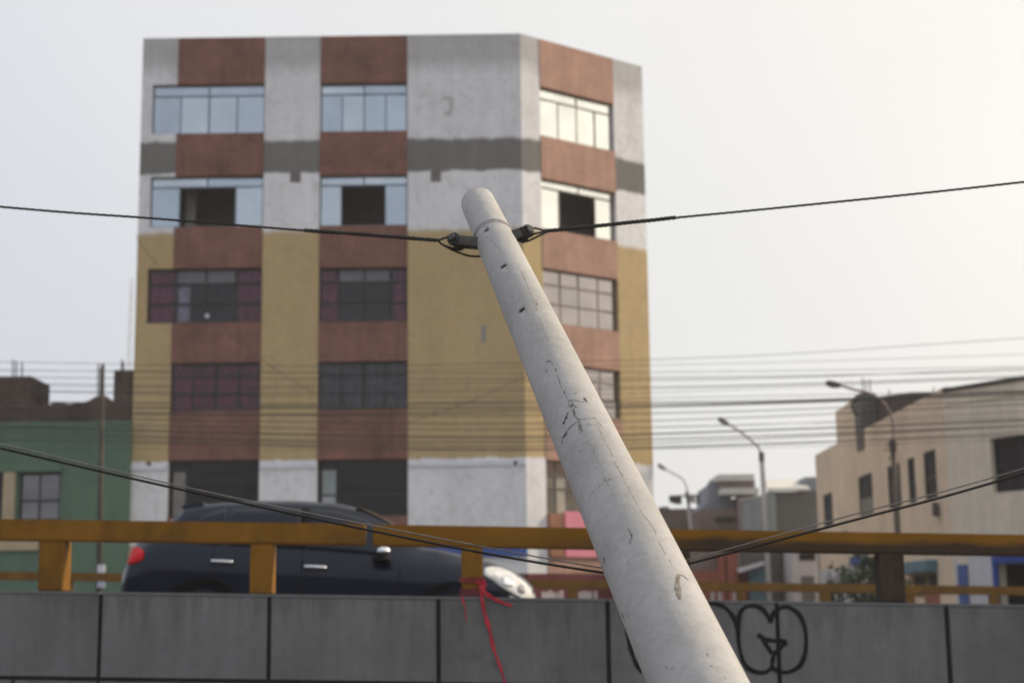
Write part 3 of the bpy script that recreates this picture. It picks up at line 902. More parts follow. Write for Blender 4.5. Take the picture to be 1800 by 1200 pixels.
# bare plaster notches, a peeled scrawl and a pale blot on the walls
for px, (x0, y0, x1, y1), m in ((0, (510, 297, 529, 321), 'patch_dark'), (0, (757, 298, 775, 320), 'patch_dark'), (0, (846, 572, 854, 602), 'bare_plaster'),
                                (0, (779, 170, 797, 176), 'scrawl'), (0, (790, 176, 798, 196), 'scrawl'), (0, (781, 196, 794, 203), 'scrawl')):
    s = MB(); s.fbox(FR, uf(x0, y0), uf(x1, y0), .0, .006, zf(x0, y1), zf(x0, y0)); s.build('plaster_patch', M[m], apt)
for (x0, y0, x1, y1) in ((259, 812, 266, 818), (903, 810, 909, 817)):
    s = MB(); s.fbox(FR, uf(x0, y0), uf(x1, y0), .0, .05, zf(x0, y1), zf(x0, y0)); s.build('wall_lamp', M['dark_metal'], apt)
for (a, c) in ((0, B1[0] - .02), (B1[1] + .02, B2[0] - .02), (B2[1] + .02, WF)):
    s = MB(); s.fbox(FR, a, c, .0, .05, zf(600, 822), zf(600, 812)); s.build('ledge', M['white_cloth'], apt, bevel=.01)

# ------------------------------------------------------------------ green house on the left
YG = 45.75
FG = Frame(P(-160, 900, YG).x, YG, 1, 0)
WG = FG.px(226.5, 850)[0]
gz = lambda px, py: FG.px(px, py)[1]
gu = lambda px, py: FG.px(px, py)[0]
green = thing('green_house', FG.o, 'low green painted house with unfinished dark brick parapet left of the apartment block', 'house')
zg0 = gz(100, 748)
holes = [(gu(33, 870), gu(106, 870), gz(70, 915), gz(70, 830)), (gu(-70, 870), gu(6, 870), gz(0, 915), gz(0, 830))]
wall_cells(FG, [0, WG, *[h[0] for h in holes], *[h[1] for h in holes]], [0, zg0, holes[0][2], holes[0][3]],
           lambda u, z: any(h[0] < u < h[1] and h[2] < z < h[3] for h in holes), -.25, 0).build('wall', M['green_wall'], green)
s = MB(); s.fbox(FG, 0, WG, -.6, -.5, 0, zg0 - .2); s.build('interior', M['interior'], green)
s = MB(); s.fbox(FG, 0, WG, -6, -.7, 0, zg0 - .1); s.build('body', M['grime_brick'], green)
s = MB(); s.fbox(FG, 0, WG, -.5, .02, zg0, zg0 + .12); s.fbox(FG, 0, gu(110, 820), .0, .14, gz(50, 829), gz(50, 815)); s.build('ledge', M['green_wall'], green)
s = MB(); s.fbox(FG, gu(7, 870), gu(27, 870), .002, .12, gz(15, 915), gz(15, 828)); s.build('pilaster', M['beige'], green)
s = MB(); s.fbox(FG, gu(-60, 955), gu(68, 955), .002, .12, gz(30, 967), gz(30, 949)); s.build('sill_band', M['beige'], green)
for k, h in enumerate(holes):
    w = window(FG, *h, green, [0, .48, 1], [0, .42, 1], M['frame_dark'], M['mirror_dark'] if k == 0 else M['smoky_pane'], depth=.1, bar=.07)
    if k == 0:
        q = MB(); q.fbox(FG, gu(38, 890), gu(62, 890), -.4, -.3, h[2], gz(40, 890)); q.build('box_behind_glass', M['beige'], w)
# ragged brick parapet with two stub columns and reinforcing bars
prof = [(0, 705), (46, 703), (52, 708), (78, 708), (90, 702), (115, 706), (140, 703), (150, 700), (160, 694), (176, 690), (190, 700), (194, 702), (226, 702)]
poly = [FG(gu(-160, 700), -.42, zg0 + .122), ] + [FG(gu(-160, 705), -.42, gz(-160, 705))] + [FG(gu(a, c), -.42, gz(a, c)) for a, c in prof] + [FG(WG, -.42, zg0 + .122)]
s = MB(); s.prism(poly, (0, .3, 0)); s.build('parapet', M['grime_brick'], green)
s = MB(); s.fbox(FG, gu(-80, 680), gu(45, 680), -2.4, -.44, zg0 + .13, gz(20, 657)); s.build('stub_column', M['grime_brick'], green)
s = MB(); s.fbox(FG, gu(193, 680), gu(229, 680), -2.4, -.44, zg0 + .13, gz(205, 646)); s.build('stub_column', M['grime_brick'], green)
for (px, pt) in ((22, 632), (28, 635), (38, 636), (172, 640), (176, 646), (213, 632), (216, 636)):
    q0, q1 = P(px, 700, YG + .9), P(px + 1, pt, YG + .9)
    s = MB(); s.tube([q0 - Vector((0, 0, .3)), q1], .022, 6); s.build('reinforcing_bar', M['dark_metal'], green)
# lattice mast far behind
mast = thing('radio_mast', Vector((P(222, 660, 62).x, 62, 0)), 'faint thin radio mast rising behind the gap between green house and apartment block', 'mast')
for dx in (-.17, .17):
    s = MB(); s.tube([(mast.location.x + dx, 62, 0), (P(232, 490, 62).x + dx * .2, 62, P(232, 490, 62).z)], .014, 6); s.build('leg', M['sheet_roof'], mast)
s = MB()
for k in range(18):
    z = 6.0 + k * .55
    tt = z / P(232, 490, 62).z
    x = mast.location.x + (P(232, 490, 62).x - mast.location.x) * tt
    w = .17 * (1 - .8 * tt)
    if z < P(232, 490, 62).z - .4: s.tube([(x - w, 62, z), (x + w, 62, z + .4)], .010, 5)
s.build('lattice', M['sheet_roof'], mast)

# ------------------------------------------------------------------ cream house on the right (street wall and bent near wall)
XW, YC0, YC1 = 11.1, 40.0, 57.5
FL = Frame(XW, YC1, 0, -1)
d = Vector((.57, -.82, 0)).normalized()
FQ = Frame(XW, YC0, d.x, d.y)
WL = YC1 - YC0
WQ = 7.0
cream = thing('cream_house', (XW, YC0, 0), 'cream house with a row of narrow dark windows and a blue shop door', 'house')
lz = lambda px, py: FL.px(px, py)[1]
lu = lambda px, py: FL.px(px, py)[0]
qz = lambda px, py: FQ.px(px, py)[1]
qu = lambda px, py: FQ.px(px, py)[0]
ZP = lz(1600, 711)
wins = []
for (x0, x1, yt, yb) in ((1447, 1463, 867, 926), (1510, 1535, 833, 906), (1562, 1585, 815, 892), (1598, 1611, 803, 884), (1627, 1649, 790, 877)):
    wins.append((lu(x0, 880), lu(x1, 880), lz((x0 + x1) / 2, yb), lz((x0 + x1) / 2, yt)))
low = [(lu(1500, 1000), lu(1528, 1000), 0, 0)]
wp = (lu(1598, 1010), lu(1648, 1010), lz(1620, 1050), lz(1620, 1006))
slot = (lu(1455, 1000), lu(1465, 1000), lz(1460, 1012), lz(1460, 993))
allh = wins + [wp, slot]
ZH1 = ZP; 
us = sorted(set([0, WL] + [h[0] for h in allh] + [h[1] for h in allh]))
zz = sorted(set([0, ZP] + [h[2] for h in allh] + [h[3] for h in allh]))
wall_cells(FL, us, zz, lambda u, z: any(h[0] < u < h[1] and h[2] < z < h[3] for h in allh), -.3, 0).build('street_wall', M['cream'], cream)
# lower part is paler paint with its own edge
for h in wins:
    w = window(FL, *h, cream, [0, 1], [0, .45, 1], M['frame_dark'], M['dark_opening'], depth=.03, bar=.06, panes={(0, 0): M['drab']} if h is wins[1] else None)
w = window(FL, *wp, cream, [0, .45, .55, 1], [0, 1], M['beige'], M['dark_opening'], depth=.1, bar=.06)
window(FL, *slot, cream, [0, 1], [0, 1], M['frame_dark'], M['dark_opening'], depth=.1, bar=.04)
s = MB(); s.fbox(FL, wp[0] - .1, wp[1] + .1, .0, .35, wp[3] - .02, lz(1620, 986)); s.build('awning', M['teal'], cream, bevel=.03)
s = MB(); s.fbox(FL, lu(1500, 985), lu(1526, 985), .0, .12, lz(1510, 993), lz(1510, 977)); s.build('shop_sign', M['royal_blue'], cream, bevel=.01)
s = MB(); s.fbox(FL, .02, lu(1535, 1010), .0, .03, 0, lz(1500, 994)); s.build('painted_dado', M['pale_wall'], cream)
s = MB(); s.fbox(FL, lu(1628, 1040), lu(1652, 1040), .002, .05, 0, lz(1640, 1042)); s.build('salmon_panel', M['orange_wall'], cream)
wq = (qu(1743, 820), qu(1815, 820), qz(1745, 866), qz(1745, 770))
dq = (qu(1755, 1010), qu(1835, 1010), 0.0, qz(1760, 990))
hq = [wq, dq]
wall_cells(FQ, [0, WQ, *[h[0] for h in hq], *[h[1] for h in hq]], [0, qz(1700, 683), *[h[2] for h in hq], *[h[3] for h in hq]],
           lambda u, z: any(h[0] < u < h[1] and h[2] < z < h[3] for h in hq), -.3, 0).build('near_wall', M['cream_grey'], cream)
window(FQ, *wq, cream, [0, .33, .66, 1], [0, .5, 1], M['frame_dark'], M['dark_opening'], depth=.14, bar=.06)
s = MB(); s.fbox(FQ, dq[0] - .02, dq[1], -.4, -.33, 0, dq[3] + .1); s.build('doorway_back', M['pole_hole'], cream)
s = MB(); s.fbox(FQ, dq[0] - .13, dq[0], -.05, .06, 0, dq[3]); s.fbox(FQ, dq[0] - .13, dq[1] + .2, -.05, .07, dq[3] + .002, qz(1760, 977)); s.build('door_frame', M['royal_blue'], cream)
s = MB(); s.fbox(FQ, qu(1686, 1010), qu(1702, 1010), .0, .06, 0, qz(1690, 992)); s.build('blue_door', M['door_blue'], cream)
s = MB(); s.fbox(FQ, .05, qu(1684, 1010), .0, .02, 0, qz(1700, 978)); s.fbox(FQ, qu(1705, 1010), dq[0] - .14, .0, .02, 0, qz(1700, 976)); s.build('painted_dado', M['pale_wall'], cream)
ztq = qz(1700, 683)
s = MB(); s.fbox(FQ, .0, WQ, -.32, .05, ztq, ztq + .10); s.build('coping', M['dark_brick'], cream)
s = MB(); s.fbox(FQ, 0, WQ, .0, .03, qz(1700, 707) , qz(1700, 704)); s.build('string_course', M['cream_grey'], cream)
# roof and rear body
rb_ = MB(); rb_.prism([(XW + .31, YC1, .05), (XW + 9, YC1, .05), (XW + 9, YC0 - 4, .05), FQ(WQ - .1, -.60, .05), FQ(.3, -.60, .05)], (0, 0, ZP - .35))
rb_.build('body', M['interior'], cream)
# raised wall at the far end of the roof, dark set-back brick wall and grey column
u0, u1 = lu(1470, 760), lu(1513, 740)
prof = [(u0, ZP), (u0, lz(1470, 722)), (lu(1480, 715), lz(1480, 716)), (lu(1490, 708), lz(1490, 708)), (lu(1498, 703), lz(1498, 700)), (u1, lz(1511, 697)), (u1, ZP)]
s = MB(); s.prism([FL(u, -.002, z + .001) for u, z in prof], FL.n * -.3); s.build('raised_wall', M['cream'], cream)
YK = 49.3
s = MB(); s.box(P(1512, 700, YK).x, P(1538, 700, YK).x, YK, YK + .9, ZP - .6, P(1520, 690, YK).z); s.build('roof_column', M['column_grey'], cream)
FU = Frame(XW + .42, 49.4, 0, -1)
s = MB()
za, zb = FU.px(1545, 693)[1], FU.px(1640, 688)[1]
s.prism([FU(0, 0, ZP - .5), FU(FU.px(1650, 690)[0], 0, ZP - .5), FU(FU.px(1650, 690)[0], 0, FU.px(1650, 688)[1]), FU(FU.px(1600, 690)[0], 0, FU.px(1600, 689)[1]), FU(0, 0, za)], FU.n * -.25)
s.build('roof_room', M['dark_brick'], cream)
for (px, py) in ((1516, 664), (1522, 668), (1529, 666), (1563, 684), (1641, 680), (1664, 678)):
    q = P(px, 700, 46.5); t = P(px, py, 46.5)
    s = MB(); s.tube([q - Vector((0, 0, .6)), t], .018, 6); s.build('reinforcing_bar', M['dark_metal'], cream)
s = MB()
s.tube(catmull([P(1514, 698, 48.5), P(1503, 703, 48.5), P(1498, 712, 48.5), P(1503, 726, 48.5), P(1508, 730, 48.5)], 5), .05, 6); s.build('bent_pipe', M['dark_metal'], cream)
s = MB(); q = FL(lu(1650, 885), .05, lz(1650, 890)); s.box(q.x - .1, q.x, q.y - .12, q.y + .12, q.z - .25, q.z + .1); s.build('wall_fitting', M['lamp_dark'], cream)

# ------------------------------------------------------------------ houses farther down the street
def zpx(px, py, Y): return P(px, py, Y).z
def house_box(parent, name, m, Y, x0, x1, yt, depth, z0=0.0, yb=None, bevel=0.0):
    s = MB(); a, c = P(x0, yt, Y), P(x1, yt, Y)
    zb = z0 if yb is None else P((x0 + x1) / 2, yb, Y).z
    s.box(a.x, c.x, Y, Y + depth, zb, (a.z + c.z) / 2)
    return s.build(name, m, parent, bevel=bevel)

Yg = 66.0
gh = thing('grey_house', (P(1385, 900, Yg).x, Yg, 0), 'dark grey box house with pale sloping sheet roof beside the cream house', 'house')
house_box(gh, 'wall', M['grey_house'], Yg, 1363, 1436, 863, 8)
house_box(gh, 'corner_pier', M['grey_trim'], Yg - .12, 1351, 1363, 863, 8)
a, c = P(1349, 862.5, Yg - .25), P(1424, 862, Yg - .25)
s = MB(); t0, t1 = P(1345, 848, Yg + 5), P(1405, 846, Yg + 5)
s.hexa([a, c, Vector((t1.x, Yg + 5, t1.z)), Vector((t0.x, Yg + 5, t0.z)), a + Vector((0, 0, .12)), c + Vector((0, 0, .12)), Vector((t1.x, Yg + 5, t1.z + .12)), Vector((t0.x, Yg + 5, t0.z + .12))])
s.build('sheet_roof', M['sheet_roof'], gh)
house_box(gh, 'roof_tank', M['blue_grey'], Yg + 1, 1415, 1436, 838, 2, yb=864)
house_box(gh, 'dark_pier', M['column_grey'], Yg - .35, 1371, 1391, 960, 1)
house_box(gh, 'ground_shutter', M['teal'], Yg - .3, 1340, 1369, 1003, .2)

Ym = 76.0
mh = thing('mauve_house', (P(1310, 900, Ym).x, Ym, 0), 'mauve brown house with stacked flat roofs and water tank far down the street', 'house')
house_box(mh, 'wall', M['mauve_house'], Ym, 1296, 1352, 872, 8)
house_box(mh, 'dark_window', M['dark_opening'], Ym - .05, 1316, 1341, 909, .2, yb=930)
s = MB()
s.prism([P(1232, 893, Ym + 1), P(1245, 880, Ym + 1), P(1247, 850, Ym + 1), P(1262, 846, Ym + 1), P(1276, 852, Ym + 1), P(1290, 885, Ym + 1), P(1290, 900, Ym + 1), P(1290, 1060, Ym + 1), P(1232, 1060, Ym + 1)], (0, 5, 0))
s.build('stair_tower', M['blue_grey'], mh)
house_box(mh, 'tank', M['column_grey'], Ym + 1.2, 1250, 1262, 846, 2, yb=853)
house_box(mh, 'upper_room', M['mauve_house'], Ym + .5, 1264, 1327, 844, 3, yb=858)
house_box(mh, 'upper_roof', M['sheet_roof'], Ym + .1, 1262, 1326, 833, 4, yb=844)
house_box(mh, 'balcony', M['sheet_roof'], Ym - .3, 1268, 1334, 857, 2, yb=868)
house_box(mh, 'eave', M['dark_opening'], Ym + .05, 1258, 1292, 908, .8, yb=914)
house_box(mh, 'lower_wall', M['brown_house'], Ym + .2, 1232, 1297, 893, 6)
s = MB(); s.prism([P(1300, 876, Ym - .02), P(1345, 868, Ym - .02), P(1345, 872, Ym - .02), P(1300, 880, Ym - .02)], (0, .02, 0)); s.build('trim', M['sheet_roof'], mh)

Yb_ = 82.0
bh = thing('brown_house', (P(1210, 950, Yb_).x, Yb_, 0), 'low brown house with flat roof far behind the leaning pole', 'house')
house_box(bh, 'wall', M['brown_house'], Yb_, 1120, 1245, 893.5, 8)
house_box(bh, 'orange_patch', M['orange_wall'], Yb_ - .1, 1218, 1234, 905, .3, yb=925)
house_box(bh, 'parapet', M['grey_house'], Yb_ - .05, 1160, 1176, 890, .3, yb=900)

Yo = 60.0
oh = thing('orange_shop', (P(1270, 1000, Yo).x, Yo, 0), 'orange red shop front with white awning seen under the near guard rail', 'shop')
house_box(oh, 'wall', M['mauve_house'], Yo + .3, 1150, 1300, 942, 3)
house_box(oh, 'orange_column', M['orange_wall'], Yo, 1262, 1274, 975, .6)
house_box(oh, 'orange_column', M['orange_wall'], Yo - .05, 1277, 1296, 970, .6)
house_box(oh, 'lower_wall', M['orange_wall'], Yo + .1, 1215, 1262, 1002, .3)
house_box(oh, 'doorway', M['maroon'], Yo + .1, 1296, 1315, 1005, .3)
s = MB(); s.prism([P(1296, 999, Yo - .5), P(1343, 986, Yo - .5), P(1345, 991, Yo - .5), P(1300, 1006, Yo - .5)], (0, .6, 0)); s.build('awning', M['white_cloth'], oh)
house_box(oh, 'teal_shutter', M['teal'], Yo + .05, 1316, 1348, 1000, .3)
for px in (1249, 1262, 1288):
    house_box(oh, 'poster', M['pale_letter'], Yo - .08, px, px + 7, 1040, .05, yb=1056)
house_box(oh, 'upper_wall', M['grey_house'], Yo + .4, 1298, 1372, 940, 2)

Yw = 58.5
wh = thing('white_house', (P(1410, 1000, Yw).x, Yw, 0), 'small white house with dark porch opening between grey house and cream house', 'house')
house_box(wh, 'wall', M['pale_wall'], Yw, 1391, 1436, 950, 5)
house_box(wh, 'dark_window', M['dark_opening'], Yw - .05, 1405, 1433, 972, .1, yb=984)
house_box(wh, 'porch', M['column_grey'], Yw - .06, 1409, 1431, 1012, .1)

# ------------------------------------------------------------------ lamp posts
def lamp_post(Y, shaft, arm, head, r0, r1, label, mats, collar=None):
    (bx_, by_), (tx, ty) = shaft
    tp, lp = P(tx, ty, Y), P(bx_, by_, Y)
    k = tp.z / max(tp.z - lp.z, .1)
    foot = tp + (lp - tp) * k
    root = thing('lamp_post', foot, label, 'lamp post')
    s = MB(); s.tube([foot, tp], [r0, r1], 12); s.build('pole', mats[0], root, smooth=True)
    pts = catmull([P(x, y, Y - .01 * i) for i, (x, y) in enumerate(arm)], 5)
    s = MB(); s.tube(pts, r1 * .5, 8); s.build('arm', mats[1], root, smooth=True)
    h0, h1 = P(*head[0], Y), P(*head[1], Y)
    dv = (h1 - h0); L = dv.length; dv.normalize()
    up = Vector((0, -1, 0)).cross(dv).normalized()
    if up.z < 0: up = -up
    wd_ = L * .17
    s = MB(); poly = [(0, -.25), (.12, -.75), (.75, -.8), (1, -.2), (.97, .35), (.6, .8), (.2, .7), (0, .3)]
    s.prism([h0 + dv * (a * L) + up * (c_ * wd_) + Vector((0, -.13, 0)) for a, c_ in poly], (0, .26, 0))
    s.build('lamp_head', mats[2], root, bevel=.02)
    q = MB(); q.prism([h0 + dv * (a * L) + up * (c_ * wd_) + Vector((0, -.11, 0)) for a, c_ in [(.14, -.78), (.7, -.83), (.62, -1.15), (.24, -1.1)]], (0, .22, 0))
    q.build('lamp_glass', M['lamp_grey'], root)
    s = MB(); s.tube([tp - Vector((0, 0, .25)), tp + Vector((0, 0, .05))], r1 * 1.25, 10); s.build('collar', mats[2], root)
    return root
lp1 = lamp_post(36.5, ((1578, 935), (1569.5, 775)), [(1569.5, 780), (1571, 752), (1564, 724), (1548, 702), (1525, 690), (1500, 684), (1478, 677)], ((1451.5, 671), (1479, 679)), .085, .062,
          'dark lamp post in front of the cream house with its arm over the roof column', (M['lamp_dark'], M['lamp_pink'], M['lamp_dark']))
s = MB()
for k in range(9):
    a = P(1568 + rng.uniform(-16, 14), 785 + rng.uniform(-10, 22), 36.4); c = P(1569 + rng.uniform(-4, 4), 775 + k * 4, 36.45)
    s.tube(catmull([c, (a + c) / 2 + Vector((0, 0, -.05)), a], 4), .012, 5)
s.build('wire_tangle', M['wire'], lp1)
lamp_post(50.0, ((1350, 1000), (1338.5, 797)), [(1338.5, 800), (1333, 786), (1316, 770), (1298, 756), (1281, 746)], ((1262, 734), (1282, 746)), .095, .075,
          'pale concrete lamp post between grey house and mauve house with slanting arm', (M['lamp_concrete'], M['lamp_concrete'], M['lamp_grey']))
lp3 = lamp_post(78.0, ((1215, 930), (1208, 866)), [(1208, 870), (1207, 856), (1201, 843), (1190, 835), (1172, 826)], ((1156, 815), (1172, 826)), .11, .085,
          'small far lamp post above the brown house with dark floodlights at mid height', (M['lamp_concrete'], M['lamp_concrete'], M['lamp_grey']))
s = MB(); s.tube([P(1176, 872, 77.8), P(1229, 870, 77.8)], .05, 6); s.build('crossarm', M['lamp_grey'], lp3)
for px in (1179, 1184, 1189, 1195, 1211, 1218, 1226):
    a = P(px, 873, 77.7)
    s = MB(); s.box(a.x - .075, a.x + .075, a.y - .1, a.y + .1, a.z - rng.uniform(.2, .42), a.z + .07); s.build('floodlight', M['dark_metal'], lp3, bevel=.01)

# dark wooden pole on the left, in front of the green house
f0 = P(178, 1000, 36.0); f1 = P(181, 640, 36.0)
wp_ = thing('utility_pole', (f0.x, 36.0, 0), 'thin dark wooden utility pole before the green house with pale notices low on it', 'utility pole')
s = MB(); s.tube([(f0.x, 36, 0), f1], [.085, .04], 10); s.build('pole', M['wood_pole'], wp_, smooth=True)
for (y0, y1, m) in ((992, 1006, 'white_cloth'), (1018, 1032, 'sticker')):
    a, c = P(178.5, y0, 35.88), P(178.5, y1, 35.88)
    s = MB(); s.box(a.x - .08, a.x + .08, 35.84, 35.885, c.z, a.z); s.build('notice', M[m], wp_)

# small tree at the street corner, seen between the rails
tb = Vector((P(1530, 1040, 37.0).x, 37.0, 0))
bush = thing('street_tree', tb, 'small dark olive street tree behind the sooty post of the near guard rail', 'tree')
s = MB()
s.tube(catmull([tb, tb + Vector((.05, 0, .8)), tb + Vector((-.05, .05, 1.5)), tb + Vector((.1, 0, 2.2))], 4), [.10 - .005 * i for i in range(13)], 7)
for dx, dz in ((-.7, 2.3), (.5, 2.5), (-.35, 2.6), (.2, 2.8)):
    s.tube([tb + Vector((0, 0, 1.5)), tb + Vector((dx * .6, .1, dz - .35)), tb + Vector((dx, 0, dz))], [.05, .035, .015], 6)
s.build('trunk', M['bark'], bush, smooth=True)
s = MB()
rl = random.Random(11)
for c_, rr, nn in (((0.1, 0, 2.55), .55, 420), ((-.55, 0, 2.15), .45, 300), ((.35, .2, 2.15), .5, 300), ((-.95, .1, 1.85), .32, 160), ((-.2, -.2, 1.8), .4, 200)):
    for _ in range(nn):
        v = Vector((rl.gauss(0, .5), rl.gauss(0, .5), rl.gauss(0, .42))) * rr
        p = tb + Vector(c_) + v
        a = Vector((rl.uniform(-1, 1), rl.uniform(-1, 1), rl.uniform(-1, 1))).normalized(); bb = a.orthogonal().normalized()
        L = rl.uniform(.05, .11)
        s.bm.faces.new([s.bm.verts.new(p + a * L), s.bm.verts.new(p + bb * L * .45), s.bm.verts.new(p - a * L), s.bm.verts.new(p - bb * L * .45)])
tag(s.build('crown', M['leaf'], bush, normals=False), kind='stuff')

# ------------------------------------------------------------------ thin dusty air over the street
hz = bpy.data.materials.new("haze"); hz.use_nodes = True
hn, hl = hz.node_tree.nodes, hz.node_tree.links
hn.clear()
h_out = hn.new('ShaderNodeOutputMaterial'); h_vol = hn.new('ShaderNodeVolumePrincipled')
h_vol.inputs['Color'].default_value = (.93, .93, .94, 1)
h_vol.inputs['Density'].default_value = 0.0007
h_vol.inputs['Anisotropy'].default_value = 0.2
hl.new(h_vol.outputs['Volume'], h_out.inputs['Volume'])
s = MB(); s.box(-130, 130, -70, 240, -1.4, 24)
tag(s.build('haze', hz), kind='stuff')

# ------------------------------------------------------------------ overhead wires
wires = [(648, 640, 616, .011), (650, 655, 640, .010), (660, 662, 648, .010), (668, 672, 655, .012), (676, 682, 662, .010), (684, 692, 668, .012), (693, 700, 672, .012),
         (703, 708, 680, .014), (716, 716, 690, .022), (720, 722, 694, .018), (726, 727, 700, .012), (732, 742, 712, .011), (742, 750, 722, .012), (750, 768, 738, .026),
         (756, 776, 748, .020), (764, 780, 752, .012), (770, 788, 756, .014), (785, 796, 766, .010), (640, 634, 600, .008), (745, 758, 730, .010), (712, 711, 684, .010), (777, 792, 762, .010)]
for k, (a, c_, e_, r) in enumerate(wires):
    Y = 33.2 + (k * 7 % 11) * .22
    if r < .016:
        a, c_, e_ = a + rng.uniform(-7, 7), c_ + rng.uniform(-7, 7), e_ + rng.uniform(-10, 10)
        r *= rng.uniform(.6, 1.35)
    cf = [Vector((-1300, a + (a - c_) * 1.3 - 6, 0)), Vector((-360, a + (a - c_) * .35 + 2, 0)), Vector((0, a, 0)), Vector((450, (a + c_) / 2 + rng.uniform(0, 7), 0)), Vector((900, c_, 0)), Vector((1350, (c_ + e_) / 2 + rng.uniform(0, 8), 0)), Vector((1800, e_, 0)), Vector((2160, e_ - 14, 0)), Vector((3200, e_ - 60, 0))]
    pts = [P(v.x, v.y, Y) for v in catmull(cf, 5)]
    s = MB(); s.tube(pts, r * .7, 6)
    lab = {8: 'uppermost thick dark cable across the ochre pillars under the third row of windows', 9: 'second thick dark cable just under the uppermost one', 13: 'thickest dark cable low across the brick panels over the shop windows', 14: 'lowest thick dark cable just above the pale shop floor wall'}.get(k, 'thin dark overhead wire crossing the street before the apartment block')
    tag(s.build('overhead_wire', M['wire'], smooth=True), lab, 'wire', 'overhead wires across the street')
for lab, pl, r in (('dark service wire slanting down the left edge of the apartment block', [(238, 414), (262, 448), (310, 500), (420, 600), (520, 672), (640, 735)], .014),
                   ('dark service wire slanting up across the ochre corner pillar behind the pole', [(716, 742), (800, 715), (880, 682), (960, 640), (1010, 605)], .014)):
    s = MB(); s.tube([P(v.x, v.y, 45.6) for v in catmull([Vector((x, y, 0)) for x, y in pl], 5)], r * .6, 6)
    tag(s.build('overhead_wire', M['wire'], smooth=True), lab, 'wire')

# ------------------------------------------------------------------ dark sport utility car
YCAR = 16.9
PPM = F_PX / 17.15
LEN = 725 / PPM
org_c = P(200, 1157, YCAR)
CARX = org_c.x
car = thing('car', (CARX, YCAR, z_road(CARX)), 'dark navy family car driving to the right behind the near guard rail', 'car')
sc_ = LEN / 4.52
def interp(tab, x):
    if x <= tab[0][0]: return tab[0][1]
    for (a, va), (c_, vc) in zip(tab, tab[1:]):
        if x <= c_: 
            t = (x - a) / (c_ - a)
            return va + (vc - va) * t
    return tab[-1][1]
TOP = [(0, .93), (.03, 1.02), (.07, 1.14), (.12, 1.22), (.25, 1.31), (.44, 1.43), (.58, 1.54), (.65, 1.62), (.80, 1.655), (1.05, 1.68), (1.45, 1.705), (1.85, 1.71), (2.3, 1.69), (2.6, 1.625), (2.85, 1.505), (3.08, 1.33), (3.26, 1.205), (3.45, 1.18),
       (3.75, 1.115), (4.0, 1.06), (4.2, .99), (4.35, .90), (4.46, .79), (4.52, .62)]
BELT = [(0, .86), (.12, 1.02), (.4, 1.16), (1.0, 1.13), (2.6, 1.06), (3.2, 1.02), (3.7, .98), (4.1, .90), (4.4, .74), (4.52, .55)]
HW = [(0, .70), (.08, .82), (.25, .89), (.6, .925), (1.2, .93), (3.2, .925), (3.8, .90), (4.15, .83), (4.35, .72), (4.46, .60), (4.52, .48)]
RW = [(0, .55), (.3, .64), (.8, .63), (1.8, .63), (2.6, .62), (3.1, .66), (3.4, .72), (4.0, .62), (4.35, .5), (4.52, .34)]
BOT = [(0, .42), (.2, .30), (.6, .25), (3.9, .25), (4.3, .26), (4.52, .34)]
def section(x):
    zt, zbelt, w, rw, zb = interp(TOP, x), interp(BELT, x), interp(HW, x), interp(RW, x), interp(BOT, x)
    zbelt = min(zbelt, zt - .035)
    h = zbelt - zb
    hh = zt - zbelt
    pts = [(0, zb), (w * .80, zb), (w * .90, zb + .04), (w * .935, zb + h * .22), (w * .965, zb + h * .45), (w * .993, zb + h * .68), (w, zb + h * .76), (w * .978, zb + h * .88), (w * .945, zbelt)]
    rr = min(rw, w * .93)
    pts += [(w * .93 + (rr - w * .93) * .33, zbelt + hh * .32), (w * .93 + (rr - w * .93) * .70, zbelt + hh * .66), (rr, zbelt + hh * .86), (rr * .9, zbelt + hh * .945), (rr * .6, zbelt + hh * .985), (rr * .3, zbelt + hh * .998), (0, zt)]
    return pts
def side_y(x, z):
    p = section(x)
    for (ya, za), (yb, zb) in zip(p[1:-1], p[2:]):
        if za <= z <= zb and zb > za:
            return ya + (yb - ya) * (z - za) / (zb - za)
    return p[-1][0] if z > p[-1][1] else p[1][0]
HWID = .93
def cw(x, y, z):
    """car coordinates (x forward, y to its left, z up) to the world; the near flank is the car's right one"""
    X = CARX + x * sc_
    return Vector((X, YCAR + (HWID + y) * sc_, z_road(X) + z * sc_))
xs_ = sorted(set([i * 4.52 / 90 for i in range(91)] + [t[0] for t in TOP]))
bm_ = MB()
rows_ = []
for x in xs_:
    p = section(x)
    ring = [(-y, z) for y, z in p] + [(y, z) for y, z in p[-2:0:-1]]
    rows_.append([bm_.bm.verts.new(cw(x, y, z)) for y, z in ring])
for a, c_ in zip(rows_, rows_[1:]):
    k = len(a)
    for i in range(k): bm_.bm.faces.new((a[i], a[(i + 1) % k], c_[(i + 1) % k], c_[i]))
bm_.bm.faces.new(rows_[0]); bm_.bm.faces.new(rows_[-1][::-1])
body = bm_.build('body', M['car_paint'], car, smooth=True)
